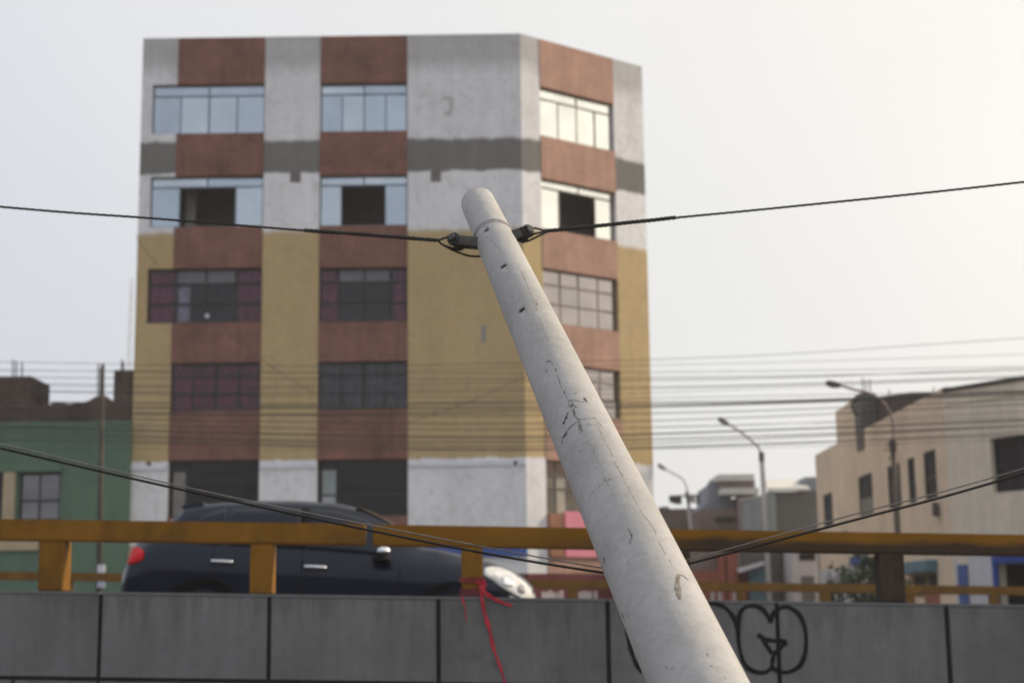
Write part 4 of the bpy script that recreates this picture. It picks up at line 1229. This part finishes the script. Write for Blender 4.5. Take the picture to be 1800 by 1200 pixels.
def flank(name, m, outline, off, sides=(-1, 1), nx=14, parent=car, nz=6):
    """a patch hugging the flank: outline gives (x, zlow, zhigh) stations"""
    for sd in sides:
        s = MB(); g0, g1 = [], []
        lo = [(x, a) for x, a, c_ in outline]; hi = [(x, c_) for x, a, c_ in outline]
        xa, xb = outline[0][0], outline[-1][0]
        for i in range(nx + 1):
            x = xa + (xb - xa) * i / nx
            a, c_ = interp(lo, x), interp(hi, x)
            r0, r1 = [], []
            for j in range(nz + 1):
                z = a + (c_ - a) * j / nz
                y = side_y(x, z)
                r0.append(s.bm.verts.new(cw(x, sd * (y + off), z))); r1.append(s.bm.verts.new(cw(x, sd * (y - .01), z)))
            g0.append(r0); g1.append(r1)
        for i in range(nx):
            for j in range(nz):
                s.bm.faces.new((g0[i][j], g0[i + 1][j], g0[i + 1][j + 1], g0[i][j + 1]))
        for i in range(nx):
            s.bm.faces.new((g0[i][0], g1[i][0], g1[i + 1][0], g0[i + 1][0])); s.bm.faces.new((g0[i][nz], g0[i + 1][nz], g1[i + 1][nz], g1[i][nz]))
        for j in range(nz):
            s.bm.faces.new((g0[0][j], g0[0][j + 1], g1[0][j + 1], g1[0][j])); s.bm.faces.new((g0[nx][j], g1[nx][j], g1[nx][j + 1], g0[nx][j + 1]))
        s.build(name, m, parent, smooth=True)
# side glass: quarter light, rear door, front door
flank('side_window', M['car_glass'], [(.72, 1.20, 1.30), (.85, 1.19, 1.50), (1.05, 1.18, 1.575), (1.12, 1.18, 1.58)], .006)
flank('side_window', M['car_glass'], [(1.17, 1.175, 1.585), (1.6, 1.16, 1.60), (1.94, 1.15, 1.60)], .006)
flank('side_window', M['car_glass'], [(2.02, 1.145, 1.60), (2.3, 1.13, 1.585), (2.62, 1.11, 1.50), (2.86, 1.095, 1.35)], .006)
flank('pillar', M['car_black'], [(1.945, 1.15, 1.60), (2.015, 1.15, 1.60)], .008, nx=2)
def deck(name, m, x0, x1, f, off, nx=14, ny=8):
    """a patch lying on the upper surface, f of the local half width"""
    s = MB(); g = []
    for i in range(nx + 1):
        x = x0 + (x1 - x0) * i / nx
        rw = interp(RW, x) * f
        zt = interp(TOP, x)
        dz = (interp(TOP, x + .02) - interp(TOP, x - .02)) / .04
        nn = Vector((-dz, 0, 1)).normalized()
        g.append([(cw(x + nn.x * off, -rw + 2 * rw * j / ny, zt + nn.z * off - .03 * abs(2 * j / ny - 1) ** 3), cw(x + nn.x * (off - .012), -rw + 2 * rw * j / ny, zt + nn.z * (off - .012) - .03 * abs(2 * j / ny - 1) ** 3)) for j in range(ny + 1)])
    V = [[(s.bm.verts.new(a), s.bm.verts.new(c_)) for a, c_ in r] for r in g]
    for i in range(nx):
        for j in range(ny):
            s.bm.faces.new((V[i][j][0], V[i + 1][j][0], V[i + 1][j + 1][0], V[i][j + 1][0]))
    return s.build(name, m, car, smooth=True)
deck('windscreen', M['car_glass'], 2.52, 3.22, .93, .010)
deck('rear_window', M['car_glass'], .14, .58, .9, .010)
deck('bonnet_seam', M['car_black'], 3.30, 3.33, .98, .006, nx=1)
flank('tail_light', M['tail_red'], [(.045, .98, 1.06), (.10, .965, 1.16), (.2, .98, 1.15), (.27, 1.02, 1.10)], .014)
flank('headlight', M['lamp_lens'], [(3.93, .90, .985), (4.03, .84, 1.0), (4.12, .76, .99), (4.22, .70, .95), (4.36, .64, .85), (4.48, .59, .73)], .016)  # lens, drawn back along the fender to paint in its sun glint
flank('front_bumper', M['lamp_lens'], [(4.20, .56, .69), (4.36, .52, .655), (4.47, .47, .60)], .012)
flank('light_seam', M['car_black'], [(4.10, .77, .785), (4.22, .70, .714), (4.36, .632, .645), (4.48, .582, .594)], .019, nz=1)
flank('lamp_insert', M['chrome'], [(4.13, .82, .88), (4.17, .785, .915), (4.22, .785, .91), (4.26, .82, .86)], .020, nx=8)
flank('lamp_insert', M['grey_pane'], [(4.29, .73, .79), (4.33, .71, .815), (4.37, .72, .775)], .020, nx=8)
flank('door_seam', M['car_black'], [(1.975, .42, 1.14), (1.987, .42, 1.14)], .003, nx=1)
flank('door_seam', M['car_black'], [(3.02, .42, 1.05), (3.032, .42, 1.05)], .003, nx=1)
flank('door_seam', M['car_black'], [(1.02, .75, 1.16), (1.032, .75, 1.16)], .003, nx=1)
flank('sill_trim', M['car_black'], [(.15, .30, .48), (1.2, .27, .52), (3.3, .27, .50), (4.3, .30, .40)], .010, nx=24)
for sd in (-1, 1):
    for xc, zc in ((1.00 + .13, 1.00), (2.00 + .13, .955)):
        s = MB(); y = side_y(xc, zc)
        s.tube([cw(xc - .13, sd * (y + .006), zc + .006), cw(xc - .11, sd * (y + .04), zc + .008), cw(xc + .11, sd * (y + .04), zc), cw(xc + .13, sd * (y + .006), zc)], [.012, .021, .021, .012], 8)
        s.build('door_handle', M['chrome'], car, smooth=True)
    s = MB(); y = side_y(2.86, 1.06)
    s.ball(cw(2.86, sd * (y + .13), 1.135), .105, .8, 1.0, .50, 16); mr = s.build('mirror', M['chrome'], car, smooth=True)
    s = MB(); s.ball(cw(2.84, sd * (y + .12), 1.05), .115, .95, .9, .45, 12); s.build('mirror_base', M['car_black'], mr, smooth=True)
    s = MB(); s.tube(catmull([cw(.85, sd * .585, 1.66), cw(.95, sd * .59, 1.705), cw(1.6, sd * .59, 1.745), cw(2.2, sd * .585, 1.74), cw(2.38, sd * .58, 1.67)], 5), .018, 8); s.bm.free()
# tail spoiler, wheels and arches
s = MB(); s.hexa([cw(.59, -.56, 1.585), cw(.84, -.58, 1.63), cw(.84, .58, 1.63), cw(.59, .56, 1.585), cw(.61, -.56, 1.625), cw(.84, -.58, 1.668), cw(.84, .58, 1.668), cw(.61, .56, 1.625)]); s.build('spoiler', M['car_paint'], car, bevel=.012, bseg=2)
for xw in (.93, 3.62):
    for sd in (-1, 1):
        s = MB(); ys = .845 * sd
        prof = [(.20, -.10), (.315, -.11), (.345, -.085), (.355, 0), (.345, .085), (.315, .11), (.20, .10)]
        rg = []
        for k in range(32):
            a = k * 2 * math.pi / 32
            rg.append([s.bm.verts.new(cw(xw + math.cos(a) * r, ys + yy, .355 + math.sin(a) * r)) for r, yy in prof])
        for k in range(32):
            for j in range(len(prof)):
                s.bm.faces.new((rg[k][j], rg[(k + 1) % 32][j], rg[(k + 1) % 32][(j + 1) % len(prof)], rg[k][(j + 1) % len(prof)]))
        wheel = s.build('wheel', M['rubber'], car, smooth=True)
        s = MB()
        s.prism([cw(xw + math.cos(a * math.pi / 12) * .205, ys - .02, .355 + math.sin(a * math.pi / 12) * .205) for a in range(24)], (0, .04 * sc_, 0))
        for k in range(5):
            a = k * 2 * math.pi / 5 + .3
            dx, dz = math.cos(a), math.sin(a)
            s.hexa([cw(xw - dz * .03, ys + sd * .02, .355 + dx * .03), cw(xw + dz * .03, ys + sd * .02, .355 - dx * .03), cw(xw + dx * .2 + dz * .03, ys + sd * .02, .355 + dz * .2 - dx * .03), cw(xw + dx * .2 - dz * .03, ys + sd * .02, .355 + dz * .2 + dx * .03),
                    cw(xw - dz * .03, ys + sd * .09, .355 + dx * .03), cw(xw + dz * .03, ys + sd * .09, .355 - dx * .03), cw(xw + dx * .2 + dz * .03, ys + sd * .08, .355 + dz * .2 - dx * .03), cw(xw + dx * .2 - dz * .03, ys + sd * .08, .355 + dz * .2 + dx * .03)])
        s.build('rim', M['rim'], wheel)
    for sd in (-1, 1):
        s = MB()
        out = []
        for k in range(25):
            a = math.pi * k / 24
            x, z = xw + math.cos(a) * .47, .36 + math.sin(a) * .47
            out.append((x, z))
        yy = max(side_y(min(max(x, .02), 4.5), z) for x, z in out) + .012
        rim_ = [s.bm.verts.new(cw(x, sd * (side_y(x, z) + .012), z)) for x, z in out]
        rin = [s.bm.verts.new(cw(xw + math.cos(math.pi * k / 24) * .30, sd * (side_y(xw, .5) + .012), .36 + math.sin(math.pi * k / 24) * .30)) for k in range(25)]
        bk1 = [s.bm.verts.new(cw(x, sd * (side_y(x, z) - .02), z)) for x, z in out]
        for k in range(24):
            s.bm.faces.new((rim_[k], rim_[k + 1], rin[k + 1], rin[k])); s.bm.faces.new((rim_[k + 1], rim_[k], bk1[k], bk1[k + 1]))
        s.build('wheel_arch', M['car_black'], car)

# ------------------------------------------------------------------ the leaning pole
D_TIP, D_LOW = 6.2, 3.7
tip, lowp = PD(840, 356.5, D_TIP), PD(1223, 1195, D_LOW)
axis = (lowp - tip).normalized()
Lfoot = -tip.z / axis.z
foot = tip + axis * Lfoot
pole = thing('leaning_pole', foot, 'big pale concrete utility pole leaning across the picture, tip ringed with wire', 'utility pole')
def axis_at(py):
    """distance along the axis whose picture height is py"""
    lo, hi = 0.0, Lfoot
    inv = CAM_M.inverted()
    for _ in range(50):
        m_ = (lo + hi) / 2
        v = inv @ (tip + axis * m_)
        y = 600 + (v.y / v.z) * F_PX
        if y < py: lo = m_
        else: hi = m_
    return lo
def depth_at(sv): return -(CAM_M.inverted() @ (tip + axis * sv)).z
# widths measured square to the pole in the picture
meas = [(358, 59), (440, 69), (541, 85), (640, 96), (900, 126), (1150, 160)]
fit = [(axis_at(y), w * depth_at(axis_at(y)) / F_PX / 2) for y, w in meas]
mx = sum(a for a, _ in fit) / len(fit); my = sum(r for _, r in fit) / len(fit)
tp_ = sum((a - mx) * (r - my) for a, r in fit) / sum((a - mx) ** 2 for a, _ in fit)
def prad(sv): return my + tp_ * (sv - mx)
px_ = axis.cross(Vector((0, 1, 0))).normalized(); py_ = axis.cross(px_).normalized()
s = MB()
SEG = 96
rings = []
stn = [0.0] + [Lfoot * i / 60 for i in range(1, 61)]
def ring_at(sv, r): return [s.bm.verts.new(tip + axis * sv + (px_ * math.cos(k * 2 * math.pi / SEG) + py_ * math.sin(k * 2 * math.pi / SEG)) * r) for k in range(SEG)]
rings.append(ring_at(0, prad(0) * .80)); rings.append(ring_at(.0005, prad(0) * .93)); rings.append(ring_at(.006, prad(.01)))
for sv in stn[1:]: rings.append(ring_at(sv, prad(sv)))
for a, c_ in zip(rings, rings[1:]):
    for k in range(SEG): s.bm.faces.new((a[k], a[(k + 1) % SEG], c_[(k + 1) % SEG], c_[k]))
s.bm.faces.new(rings[0][::-1]); s.bm.faces.new(rings[-1])
shaft = s.build('shaft', M['pole'], pole, smooth=True)
def bvh_of(o):
    me = o.data; off = wloc(o)
    return BVHTree.FromPolygons([v.co + off for v in me.vertices], [tuple(p.vertices) for p in me.polygons])
tree = bvh_of(shaft)
def on_pole(px, py):
    d_ = ray(px, py).normalized()
    h = tree.ray_cast(CAM_POS, d_)
    if h[0] is None: return None
    p = h[0]
    sv = (p - tip).dot(axis)
    nn = (p - tip - axis * sv).normalized()
    return tip + axis * sv + nn * prad(sv), nn
# bolt holes bored into the shaft
cut = MB()
HOLES = [(855, 405, 11, .5), (885, 468, 13, .5), (917, 545, 13, .5)]
for (hx, hy, w_, _) in HOLES:
    p, nn = on_pole(hx, hy)
    r = .0066 * (w_ / 11)
    tdir = axis.cross(nn).normalized()
    m4 = Matrix.Translation(p)
    rr0 = []
    pts = []
    for k in range(14):
        a = k * 2 * math.pi / 14
        pts.append(tdir * math.cos(a) * r * 1.75 + axis * math.sin(a) * r * 1.25)
    cut.prism([p + nn * .02 + q for q in pts], nn * -.06)
cutter = cut.build('bolt_hole_cutter', M['pole_hole'])
bo = shaft.modifiers.new('holes', 'BOOLEAN'); bo.operation = 'DIFFERENCE'; bo.object = cutter; bo.solver = 'EXACT'
bpy.context.view_layer.update()
dg = bpy.context.evaluated_depsgraph_get()
me2 = bpy.data.meshes.new_from_object(shaft.evaluated_get(dg), depsgraph=dg)
if len(me2.polygons) > 1000:
    shaft.modifiers.clear(); shaft.data = me2
    me2.materials.clear(); me2.materials.append(M['pole'])
    for p_ in me2.polygons: p_.material_index = 0
else:
    shaft.modifiers.clear()
bpy.data.objects.remove(cutter)
for (hx, hy, w_, _) in HOLES:       # black plug just under the surface paints in the hole's shade
    p, nn = on_pole(hx, hy)
    r = .0066 * (w_ / 11); tdir = axis.cross(nn).normalized()
    q = MB(); q.prism([p - nn * .003 + tdir * math.cos(k * math.pi / 7) * r * 1.7 + axis * math.sin(k * math.pi / 7) * r * 1.2 for k in range(14)], nn * -.02)
    q.build('bolt_hole', M['pole_hole'], pole)
def mark(name, m, pl, w_px, smooth_n=9, jit=0.25):
    pts = catmull([Vector((x, y, 0)) for x, y in pl], smooth_n) if len(pl) > 2 else [Vector((pl[0][0] + (pl[1][0] - pl[0][0]) * k / 5, pl[0][1] + (pl[1][1] - pl[0][1]) * k / 5, 0)) for k in range(6)]
    q = MB(); V = []
    hits = []
    for v in pts:
        h = on_pole(v.x + rng.uniform(-jit, jit), v.y + rng.uniform(-jit, jit))
        if h: hits.append(h)
    if len(hits) < 2: q.bm.free(); return
    n_ = len(hits)
    for i, (p, nn) in enumerate(hits):
        t = (hits[min(i + 1, n_ - 1)][0] - hits[max(i - 1, 0)][0]).normalized()
        sd = nn.cross(t).normalized()
        ww = w_px * depth_at((p - tip).dot(axis)) / F_PX * (.25 + .75 * math.sin(math.pi * (i + .5) / n_) ** .5) * rng.uniform(.45, 1.5)
        V.append([q.bm.verts.new(p + sd * ww / 2 + nn * .0006), q.bm.verts.new(p - sd * ww / 2 + nn * .0006), q.bm.verts.new(p - sd * ww / 2 - nn * .001), q.bm.verts.new(p + sd * ww / 2 - nn * .001)])
    co = [[v.co.copy() for v in r4] for r4 in V]
    q.bm.free()
    runs, cur, gap = [], [], 0
    for k, r4 in enumerate(co):
        if gap == 0 and cur and name != 'stain' and n_ > 8 and rng.random() < .16: gap = rng.randint(1, 2)
        if gap:
            gap -= 1
            if len(cur) > 1: runs.append(cur)
            cur = []
        cur.append(r4)
    if len(cur) > 1: runs.append(cur)
    for run_ in runs:
        q = MB()
        W = [[q.bm.verts.new(v) for v in r4] for r4 in run_]
        for a, c_ in zip(W, W[1:]):
            for j in range(4): q.bm.faces.new((a[j], a[(j + 1) % 4], c_[(j + 1) % 4], c_[j]))
        q.bm.faces.new(W[0][::-1]); q.bm.faces.new(W[-1])
        q.build(name, m, pole)
def c4(pts): return [(930 + x / 4.138, 610 + y / 4.138) for x, y in pts]
mark('crack', M['pole_crack'], c4([(155, 106), (190, 155), (210, 215), (232, 280), (262, 345), (285, 385)]), 1.5, jit=.3)
mark('crack', M['tar'], c4([(120, 112), (138, 104), (158, 104)]), 2.2)
mark('crack', M['pole_crack'], c4([(285, 388), (330, 386), (380, 395), (420, 402)]), 1.4)
mark('scuff', M['tar'], c4([(398, 370), (410, 385), (428, 398)]), 3.4)
for pl, w_ in (([(285, 395), (300, 430), (318, 440)], 3), ([(305, 390), (325, 425), (345, 432)], 3), ([(275, 430), (310, 425), (352, 436)], 2), ([(320, 460), (335, 500), (355, 525)], 2.5), ([(290, 470), (320, 462), (340, 480)], 1.5), ([(325, 445), (330, 480), (320, 510)], 1.8)):
    mark('scuff', M['pole_crack'], c4(pl), w_, jit=.8)
mark('scuff', M['tar'], c4([(282, 480), (272, 510), (255, 540), (246, 578)]), 4.6, jit=.6)
mark('scuff', M['tar'], c4([(355, 540), (315, 570), (280, 605), (246, 662)]), 2.2, jit=.4)
mark('scuff', M['tar'], c4([(275, 630), (258, 642), (246, 662)]), 5.0, jit=.5)
mark('scuff', M['pole_crack'], c4([(360, 520), (365, 560), (372, 590), (385, 612)]), 5.5, jit=.8)
mark('scuff', M['pole_crack'], c4([(345, 520), (400, 522), (450, 515), (490, 518)]), 1.6, jit=.5)
mark('scuff', M['faint_crack'], c4([(410, 562), (450, 560), (490, 565)]), 2.0)
mark('crack', M['faint_crack'], c4([(485, 530), (510, 590), (545, 660), (590, 745), (630, 840), (680, 940), (720, 1010), (760, 1090), (790, 1140)]), 2.2, jit=.3)
mark('crack', M['faint_crack'], c4([(500, 540), (520, 565), (535, 580)]), 3.0)
mark('crack', M['faint_crack'], c4([(405, 615), (425, 670), (455, 720), (490, 800), (520, 880), (560, 965), (600, 1050), (615, 1090)]), 2.0, jit=.4)
mark('scuff', M['faint_crack'], c4([(295, 760), (330, 720), (380, 700), (430, 692)]), 2.4, jit=.5)
mark('scuff', M['pole_crack'], c4([(540, 975), (560, 966), (600, 960)]), 2.2)
mark('scuff', M['faint_crack'], c4([(440, 1080), (490, 1030), (540, 985)]), 3.0, jit=.6)
mark('scuff', M['tar'], c4([(238, 680), (242, 690), (240, 700)]), 1.8)
mark('scuff', M['tar'], [(1060, 979), (1063, 984), (1062, 988)], 2.6)
def c5(pts): return [(900 + x / 2, 600 + y / 2) for x, y in pts]
for pl in ([(405, 655), (418, 680), (410, 720)], [(416, 664), (422, 690), (419, 712)]):
    mark('scuff', M['pole_crack'], c5(pl), 1.6, jit=1.0)
mark('scuff', M['faint_crack'], c5([(400, 785), (425, 755), (460, 740)]), 1.8, jit=.6)
mark('stain', M['rust_stain'], c5([(585, 820), (582, 850), (586, 880), (590, 905)]), 9, jit=.8)
mark('stain', M['rust_stain'], c5([(580, 818), (600, 822), (620, 838)]), 3.5, jit=.5)
mark('stain', M['rust_stain'], c5([(385, 955), (395, 975)]), 6)
mark('stain', M['rust_stain'], c5([(405, 958), (410, 972)]), 4)
mark('crack', M['faint_crack'], c5([(450, 590), (500, 660), (520, 710), (560, 780)]), 2.0, jit=.6)
def c3(pts): return [(740 + x / 6, 320 + y / 6) for x, y in pts]
for pl, w_ in (([(745, 600), (760, 640), (790, 690)], 2.2), ([(770, 640), (815, 690), (860, 740)], 1.8), ([(800, 850), (835, 825), (870, 815)], 1.6), ([(850, 960), (920, 950), (965, 925)], 2.2), ([(730, 960), (770, 930), (810, 900)], 2.0), ([(1060, 940), (1085, 960), (1095, 935)], 1.6)):
    mark('scuff', M['faint_crack'], c3(pl), w_, jit=.4)
mark('crack', M['faint_crack'], c3([(1030, 880), (1075, 980), (1120, 1080), (1170, 1190)]) + [(945, 545), (955, 575), (965, 600)], 1.5, jit=.3)
for k in range(34):                 # small flecks and nicks all along
    yy = rng.uniform(520, 1190); cx = 838 + (yy - 350) * .456; wv = 30 + (yy - 350) * .055
    xx = cx + rng.uniform(-.8, .8) * wv
    L_ = rng.uniform(1.5, 7); an = rng.choice((.2, -.4, 1.1, .9, -.1)) + rng.uniform(-.3, .3)
    mark('fleck', rng.choice((M['faint_crack'], M['pole_crack'], M['faint_crack'])), [(xx, yy), (xx + math.cos(an) * L_, yy + math.sin(an) * L_)], rng.uniform(.9, 2.2))
# wire wound twice round the tip
def band(sv, r, tilt, name, m, extra=0.0):
    q = MB(); nseg = 64; pts = []
    for k in range(nseg + 1):
        a = k * 2 * math.pi / nseg
        rr = prad(sv) + extra
        pts.append(tip + axis * (sv + tilt * math.cos(a)) + (px_ * math.cos(a) + py_ * math.sin(a)) * rr)
    q.tube(pts, r, 6, caps=False)
    return q.build(name, m, pole, smooth=True)
s_ring = (on_pole(857, 388)[0] - tip).dot(axis)
gw = mat('band_wire', (.30, .29, .28), .5, .2, 30, metal=.4)
band(s_ring, .0022, .006, 'wire_band', gw, .0008)
band(s_ring + .018, .0022, .006, 'wire_band', gw, .0008)
# cap rim chipped dark along the tip
band(.004, .0022, 0, 'tip_rim', M['pole_crack'], -.002)

# ------------------------------------------------------------------ spool insulators and the guy strand
s_ins = axis_at(425)
ctr = tip + axis * s_ins
YT = ctr.y
def at(px, py, dy=0.0): return P(px, py, YT + dy)
def fixture(label, arm_px, spool_px, spool_r, spool_h, tilt):
    root = thing('spool_insulator', at(*spool_px), label, 'insulator', 'spool insulators at the pole tip')
    s = MB(); a, c_ = at(*arm_px[0]), at(*arm_px[1])
    dv = (c_ - a).normalized(); up = Vector((0, -1, 0)).cross(dv).normalized()
    if up.z < 0: up = -up
    hh = .019
    for y0, y1 in ((-.030, -.020), (.020, .030)):
        s.hexa([a - up * hh + Vector((0, y0, 0)), c_ - up * hh + Vector((0, y0, 0)), c_ - up * hh + Vector((0, y1, 0)), a - up * hh + Vector((0, y1, 0)),
                a + up * hh + Vector((0, y0, 0)), c_ + up * hh + Vector((0, y0, 0)), c_ + up * hh + Vector((0, y1, 0)), a + up * hh + Vector((0, y1, 0))])
    s.build('clevis', M['galvanised'], root, bevel=.003)
    s = MB(); b0 = a + (c_ - a) * .45
    s.hexa([a - up * hh * .8 + Vector((0, -.019, 0)), b0 - up * hh * .8 + Vector((0, -.019, 0)), b0 - up * hh * .8 + Vector((0, .019, 0)), a - up * hh * .8 + Vector((0, .019, 0)),
            a + up * hh * .8 + Vector((0, -.019, 0)), b0 + up * hh * .8 + Vector((0, -.019, 0)), b0 + up * hh * .8 + Vector((0, .019, 0)), a + up * hh * .8 + Vector((0, .019, 0))])
    s.build('tang', M['dark_metal'], root, bevel=.002)
    s = MB(); ax = Vector((tilt, -1, .25)).normalized()
    cc = at(*spool_px)
    sx = ax.cross(Vector((0, 0, 1))).normalized(); sy = ax.cross(sx)
    prof = [(-1, .55), (-1, .96), (-.75, 1.0), (-.35, .86), (0, .70), (.35, .86), (.75, 1.0), (1, .96), (1, .55)]
    rg = [[s.bm.verts.new(cc + ax * (h * spool_h) + (sx * math.cos(k * math.pi / 12) + sy * math.sin(k * math.pi / 12)) * (r * spool_r)) for k in range(24)] for h, r in prof]
    for r0, r1 in zip(rg, rg[1:]):
        for k in range(24): s.bm.faces.new((r0[k], r0[(k + 1) % 24], r1[(k + 1) % 24], r1[k]))
    s.bm.faces.new(rg[0]); s.bm.faces.new(rg[-1][::-1])
    s.build('spool', M['dark_metal'], root, smooth=True)
    s = MB(); s.tube([cc - ax * spool_h * 1.55, cc + ax * spool_h * 1.55], .007, 8); s.tube([cc + ax * spool_h * 1.25, cc + ax * spool_h * 1.6], .013, 6); s.build('bolt', M['galvanised'], root)
    return root
fixture('dark spool insulator bolted to the left side of the pole tip', ((846, 428), (800, 424)), (803, 425), .026, .030, -.5)
fixture('dark spool insulator bolted to the right side of the pole tip', ((878, 424), (926, 408)), (923, 411), .026, .030, .5)
def twisted(name, pts, r, lay, parent, m, strands=3):
    """strands laid round each other, so that the rope shows its twist"""
    s = MB()
    d_ = [0]
    for a, c_ in zip(pts, pts[1:]): d_.append(d_[-1] + (c_ - a).length)
    n_ = max(24, int(d_[-1] / (lay / 8)))
    def pos(t):
        for i in range(len(pts) - 1):
            if t <= d_[i + 1] or i == len(pts) - 2:
                f = (t - d_[i]) / max(1e-6, d_[i + 1] - d_[i]); return pts[i].lerp(pts[i + 1], f)
    base = [pos(d_[-1] * i / n_) for i in range(n_ + 1)]
    for k in range(strands):
        out = []
        for i, p in enumerate(base):
            t = (base[min(i + 1, n_)] - base[max(i - 1, 0)]).normalized()
            x = t.cross(Vector((0, 0, 1))).normalized(); y = t.cross(x)
            a = 2 * math.pi * (d_[-1] * i / n_ / lay + k / strands)
            out.append(p + (x * math.cos(a) + y * math.sin(a)) * r * .5)
        s.tube(out, r * .55, 5)
    return s.build(name, m, parent, smooth=True)
def strand(label, main, wrap, loops, loc):
    root = thing('steel_cable', loc, label, 'cable')
    twisted('strand', catmull([at(x, y) for x, y in main], 6), .0046, .09, root, M['cable_steel'])
    twisted('grip_wrap', catmull([at(x, y) for x, y in wrap], 6), .0078, .055, root, M['cable_steel'])
    for lp in loops:
        s = MB(); s.tube(catmull([at(x, y, dy) for x, y, dy in lp], 6), .0040, 7); s.build('loop', M['cable_black'], root, smooth=True)
    return root
strand('taut steel cable running left from the pole tip across the building', [(-2600, 90), (-700, 297), (0, 363.5), (270, 384), (540, 405.5), (770, 423)], [(535, 405), (640, 412), (770, 422.5)],
       [[(770, 422.5, 0), (783, 418, -.012), (794, 413.5, -.02), (803, 413, -.02), (811, 419, -.02), (811, 430, -.015)], [(770, 423, 0), (778, 430, -.01), (795, 436, -.02), (806, 439, -.02)], [(778, 430, -.01), (795, 439, .03), (815, 447, .05), (832, 450.5, .06), (850, 450, .09)]], at(540, 405))
strand('taut steel cable rising right from the pole tip towards the sky', [(955, 406.5), (1060, 396), (1180, 383.5), (1400, 362), (1800, 320), (2500, 236), (4400, -20)], [(955, 406.5), (1060, 396), (1188, 382.5)],
       [[(960, 406, 0), (945, 402, -.02), (928, 399.5, -.03), (916, 401, -.03), (911, 408, -.02)], [(965, 406, 0), (950, 413, -.02), (936, 420, -.03), (925, 424, -.03), (914, 418, -.02)], [(962, 406, 0), (948, 409, -.02), (936, 412, -.03)]], at(1180, 383))

# lower pair of service cables tied round the pole's back
s_low = axis_at(1000)
cl = tip + axis * s_low
def low_pt(px, py, back=0.0):
    return PD(px, py, depth_at(s_low) + prad(s_low) + back)
for lab, pts_l, m, r in (('lower thick black cable of the sagging pair tied behind the leaning pole', [(-2400, 250), (-900, 575), (0, 787), (400, 878), (800, 962), (1060, 1006), (1130, 1010), (1200, 993), (1500, 914), (1800, 832), (2700, 560), (4200, 90)], M['cable_black'], .0034),
                         ('upper thin grey cable of the sagging pair tied behind the leaning pole', [(-2400, 243), (-900, 568), (0, 779.5), (400, 872), (800, 951), (1060, 998), (1130, 1002), (1200, 986), (1500, 904), (1800, 823), (2700, 552), (4200, 84)], M['cable_grey'], .0019)):
    s = MB(); s.tube(catmull([low_pt(x, y, .012) for x, y in pts_l], 8), r, 8)
    tag(s.build('service_cable', m, smooth=True, loc=low_pt(1130, 1006, .012)), lab, 'cable')

# ------------------------------------------------------------------ red tape knotted round the third post
tape_root = thing('red_tape', P(846, 1025, YR - .02), 'torn red plastic tape knotted round the yellow rail post with one long tail', 'tape')
yv = YR - .012
for (y0, y1, bulge) in ((1014, 1023, 0), (1034, 1049, .004)):
    xa, xb = P(809.5, 1020, YR).x - .006, P(849.5, 1020, YR).x + .006
    s = MB(); za, zb = P(829, y1, yv).z, P(829, y0, yv).z
    y2 = YR + .008 + .16 + .01
    t_ = .004
    s.box(xa, xb, yv, yv + t_, za, zb); s.box(xb - t_, xb, yv + t_, y2, za + .004, zb - .002); s.box(xa, xa + t_, yv + t_, y2, za + .002, zb - .004); s.box(xa, xb, y2, y2 + t_, za, zb)
    s.build('wrap', mat('red_tape_dull', (.20, .035, .035), .5, .3, 14) if y0 < 1020 else mat('red_tape_dark', (.14, .035, .04), .6, .3, 14), tape_root)
s = MB()
for k in range(7):
    c_ = P(846 + rng.uniform(-4, 5), 1027 + rng.uniform(-8, 9), yv - .02)
    pts = [c_ + Vector((rng.uniform(-.03, .03), rng.uniform(-.015, .01), rng.uniform(-.03, .03))) for _ in range(4)]
    s.ribbon(catmull(pts, 4), .014, (rng.uniform(-.5, .5), -1, rng.uniform(-.4, .4)), .0015)
s.build('knot', M['red_tape'], tape_root)
def tail(pl, ws):
    s = MB(); pts = catmull([P(x, y, YN - .02 - .004 * math.sin(i * 1.3)) for i, (x, y) in enumerate(pl)], 6)
    n_ = len(pts); wv = [interp([(k / (len(ws) - 1), w_) for k, w_ in enumerate(ws)], i / (n_ - 1)) * PXM * (1 + .25 * math.sin(i * .9)) for i in range(n_)]
    q0 = [Vector((math.sin(i * .5) * .5, -1, .2 * math.sin(i * .33))) for i in range(n_)]
    fr, bk = [], []
    for i, p in enumerate(pts):
        t = (pts[min(i + 1, n_ - 1)] - pts[max(i - 1, 0)]).normalized(); sd = q0[i].cross(t).normalized(); nn = q0[i].normalized()
        fr.append((s.bm.verts.new(p + sd * wv[i] / 2), s.bm.verts.new(p + nn * wv[i] * .12), s.bm.verts.new(p - sd * wv[i] / 2)))
    for a, c_ in zip(fr, fr[1:]):
        s.bm.faces.new((a[0], a[1], c_[1], c_[0])); s.bm.faces.new((a[1], a[2], c_[2], c_[1]))
    s.build('tail', M['red_tape'], tape_root, smooth=True)
tail([(846, 1028), (854, 1042), (866, 1050), (882, 1058), (900, 1064)], [6, 7, 6, 5, 3])
tail([(845, 1030), (847, 1050), (852, 1078), (860, 1104), (867, 1137), (879, 1170), (888, 1202), (896, 1240)], [5, 5, 6, 6, 5, 4, 4, 3])
tail([(812, 1048), (818, 1070), (820, 1093)], [3, 2, 1.5])
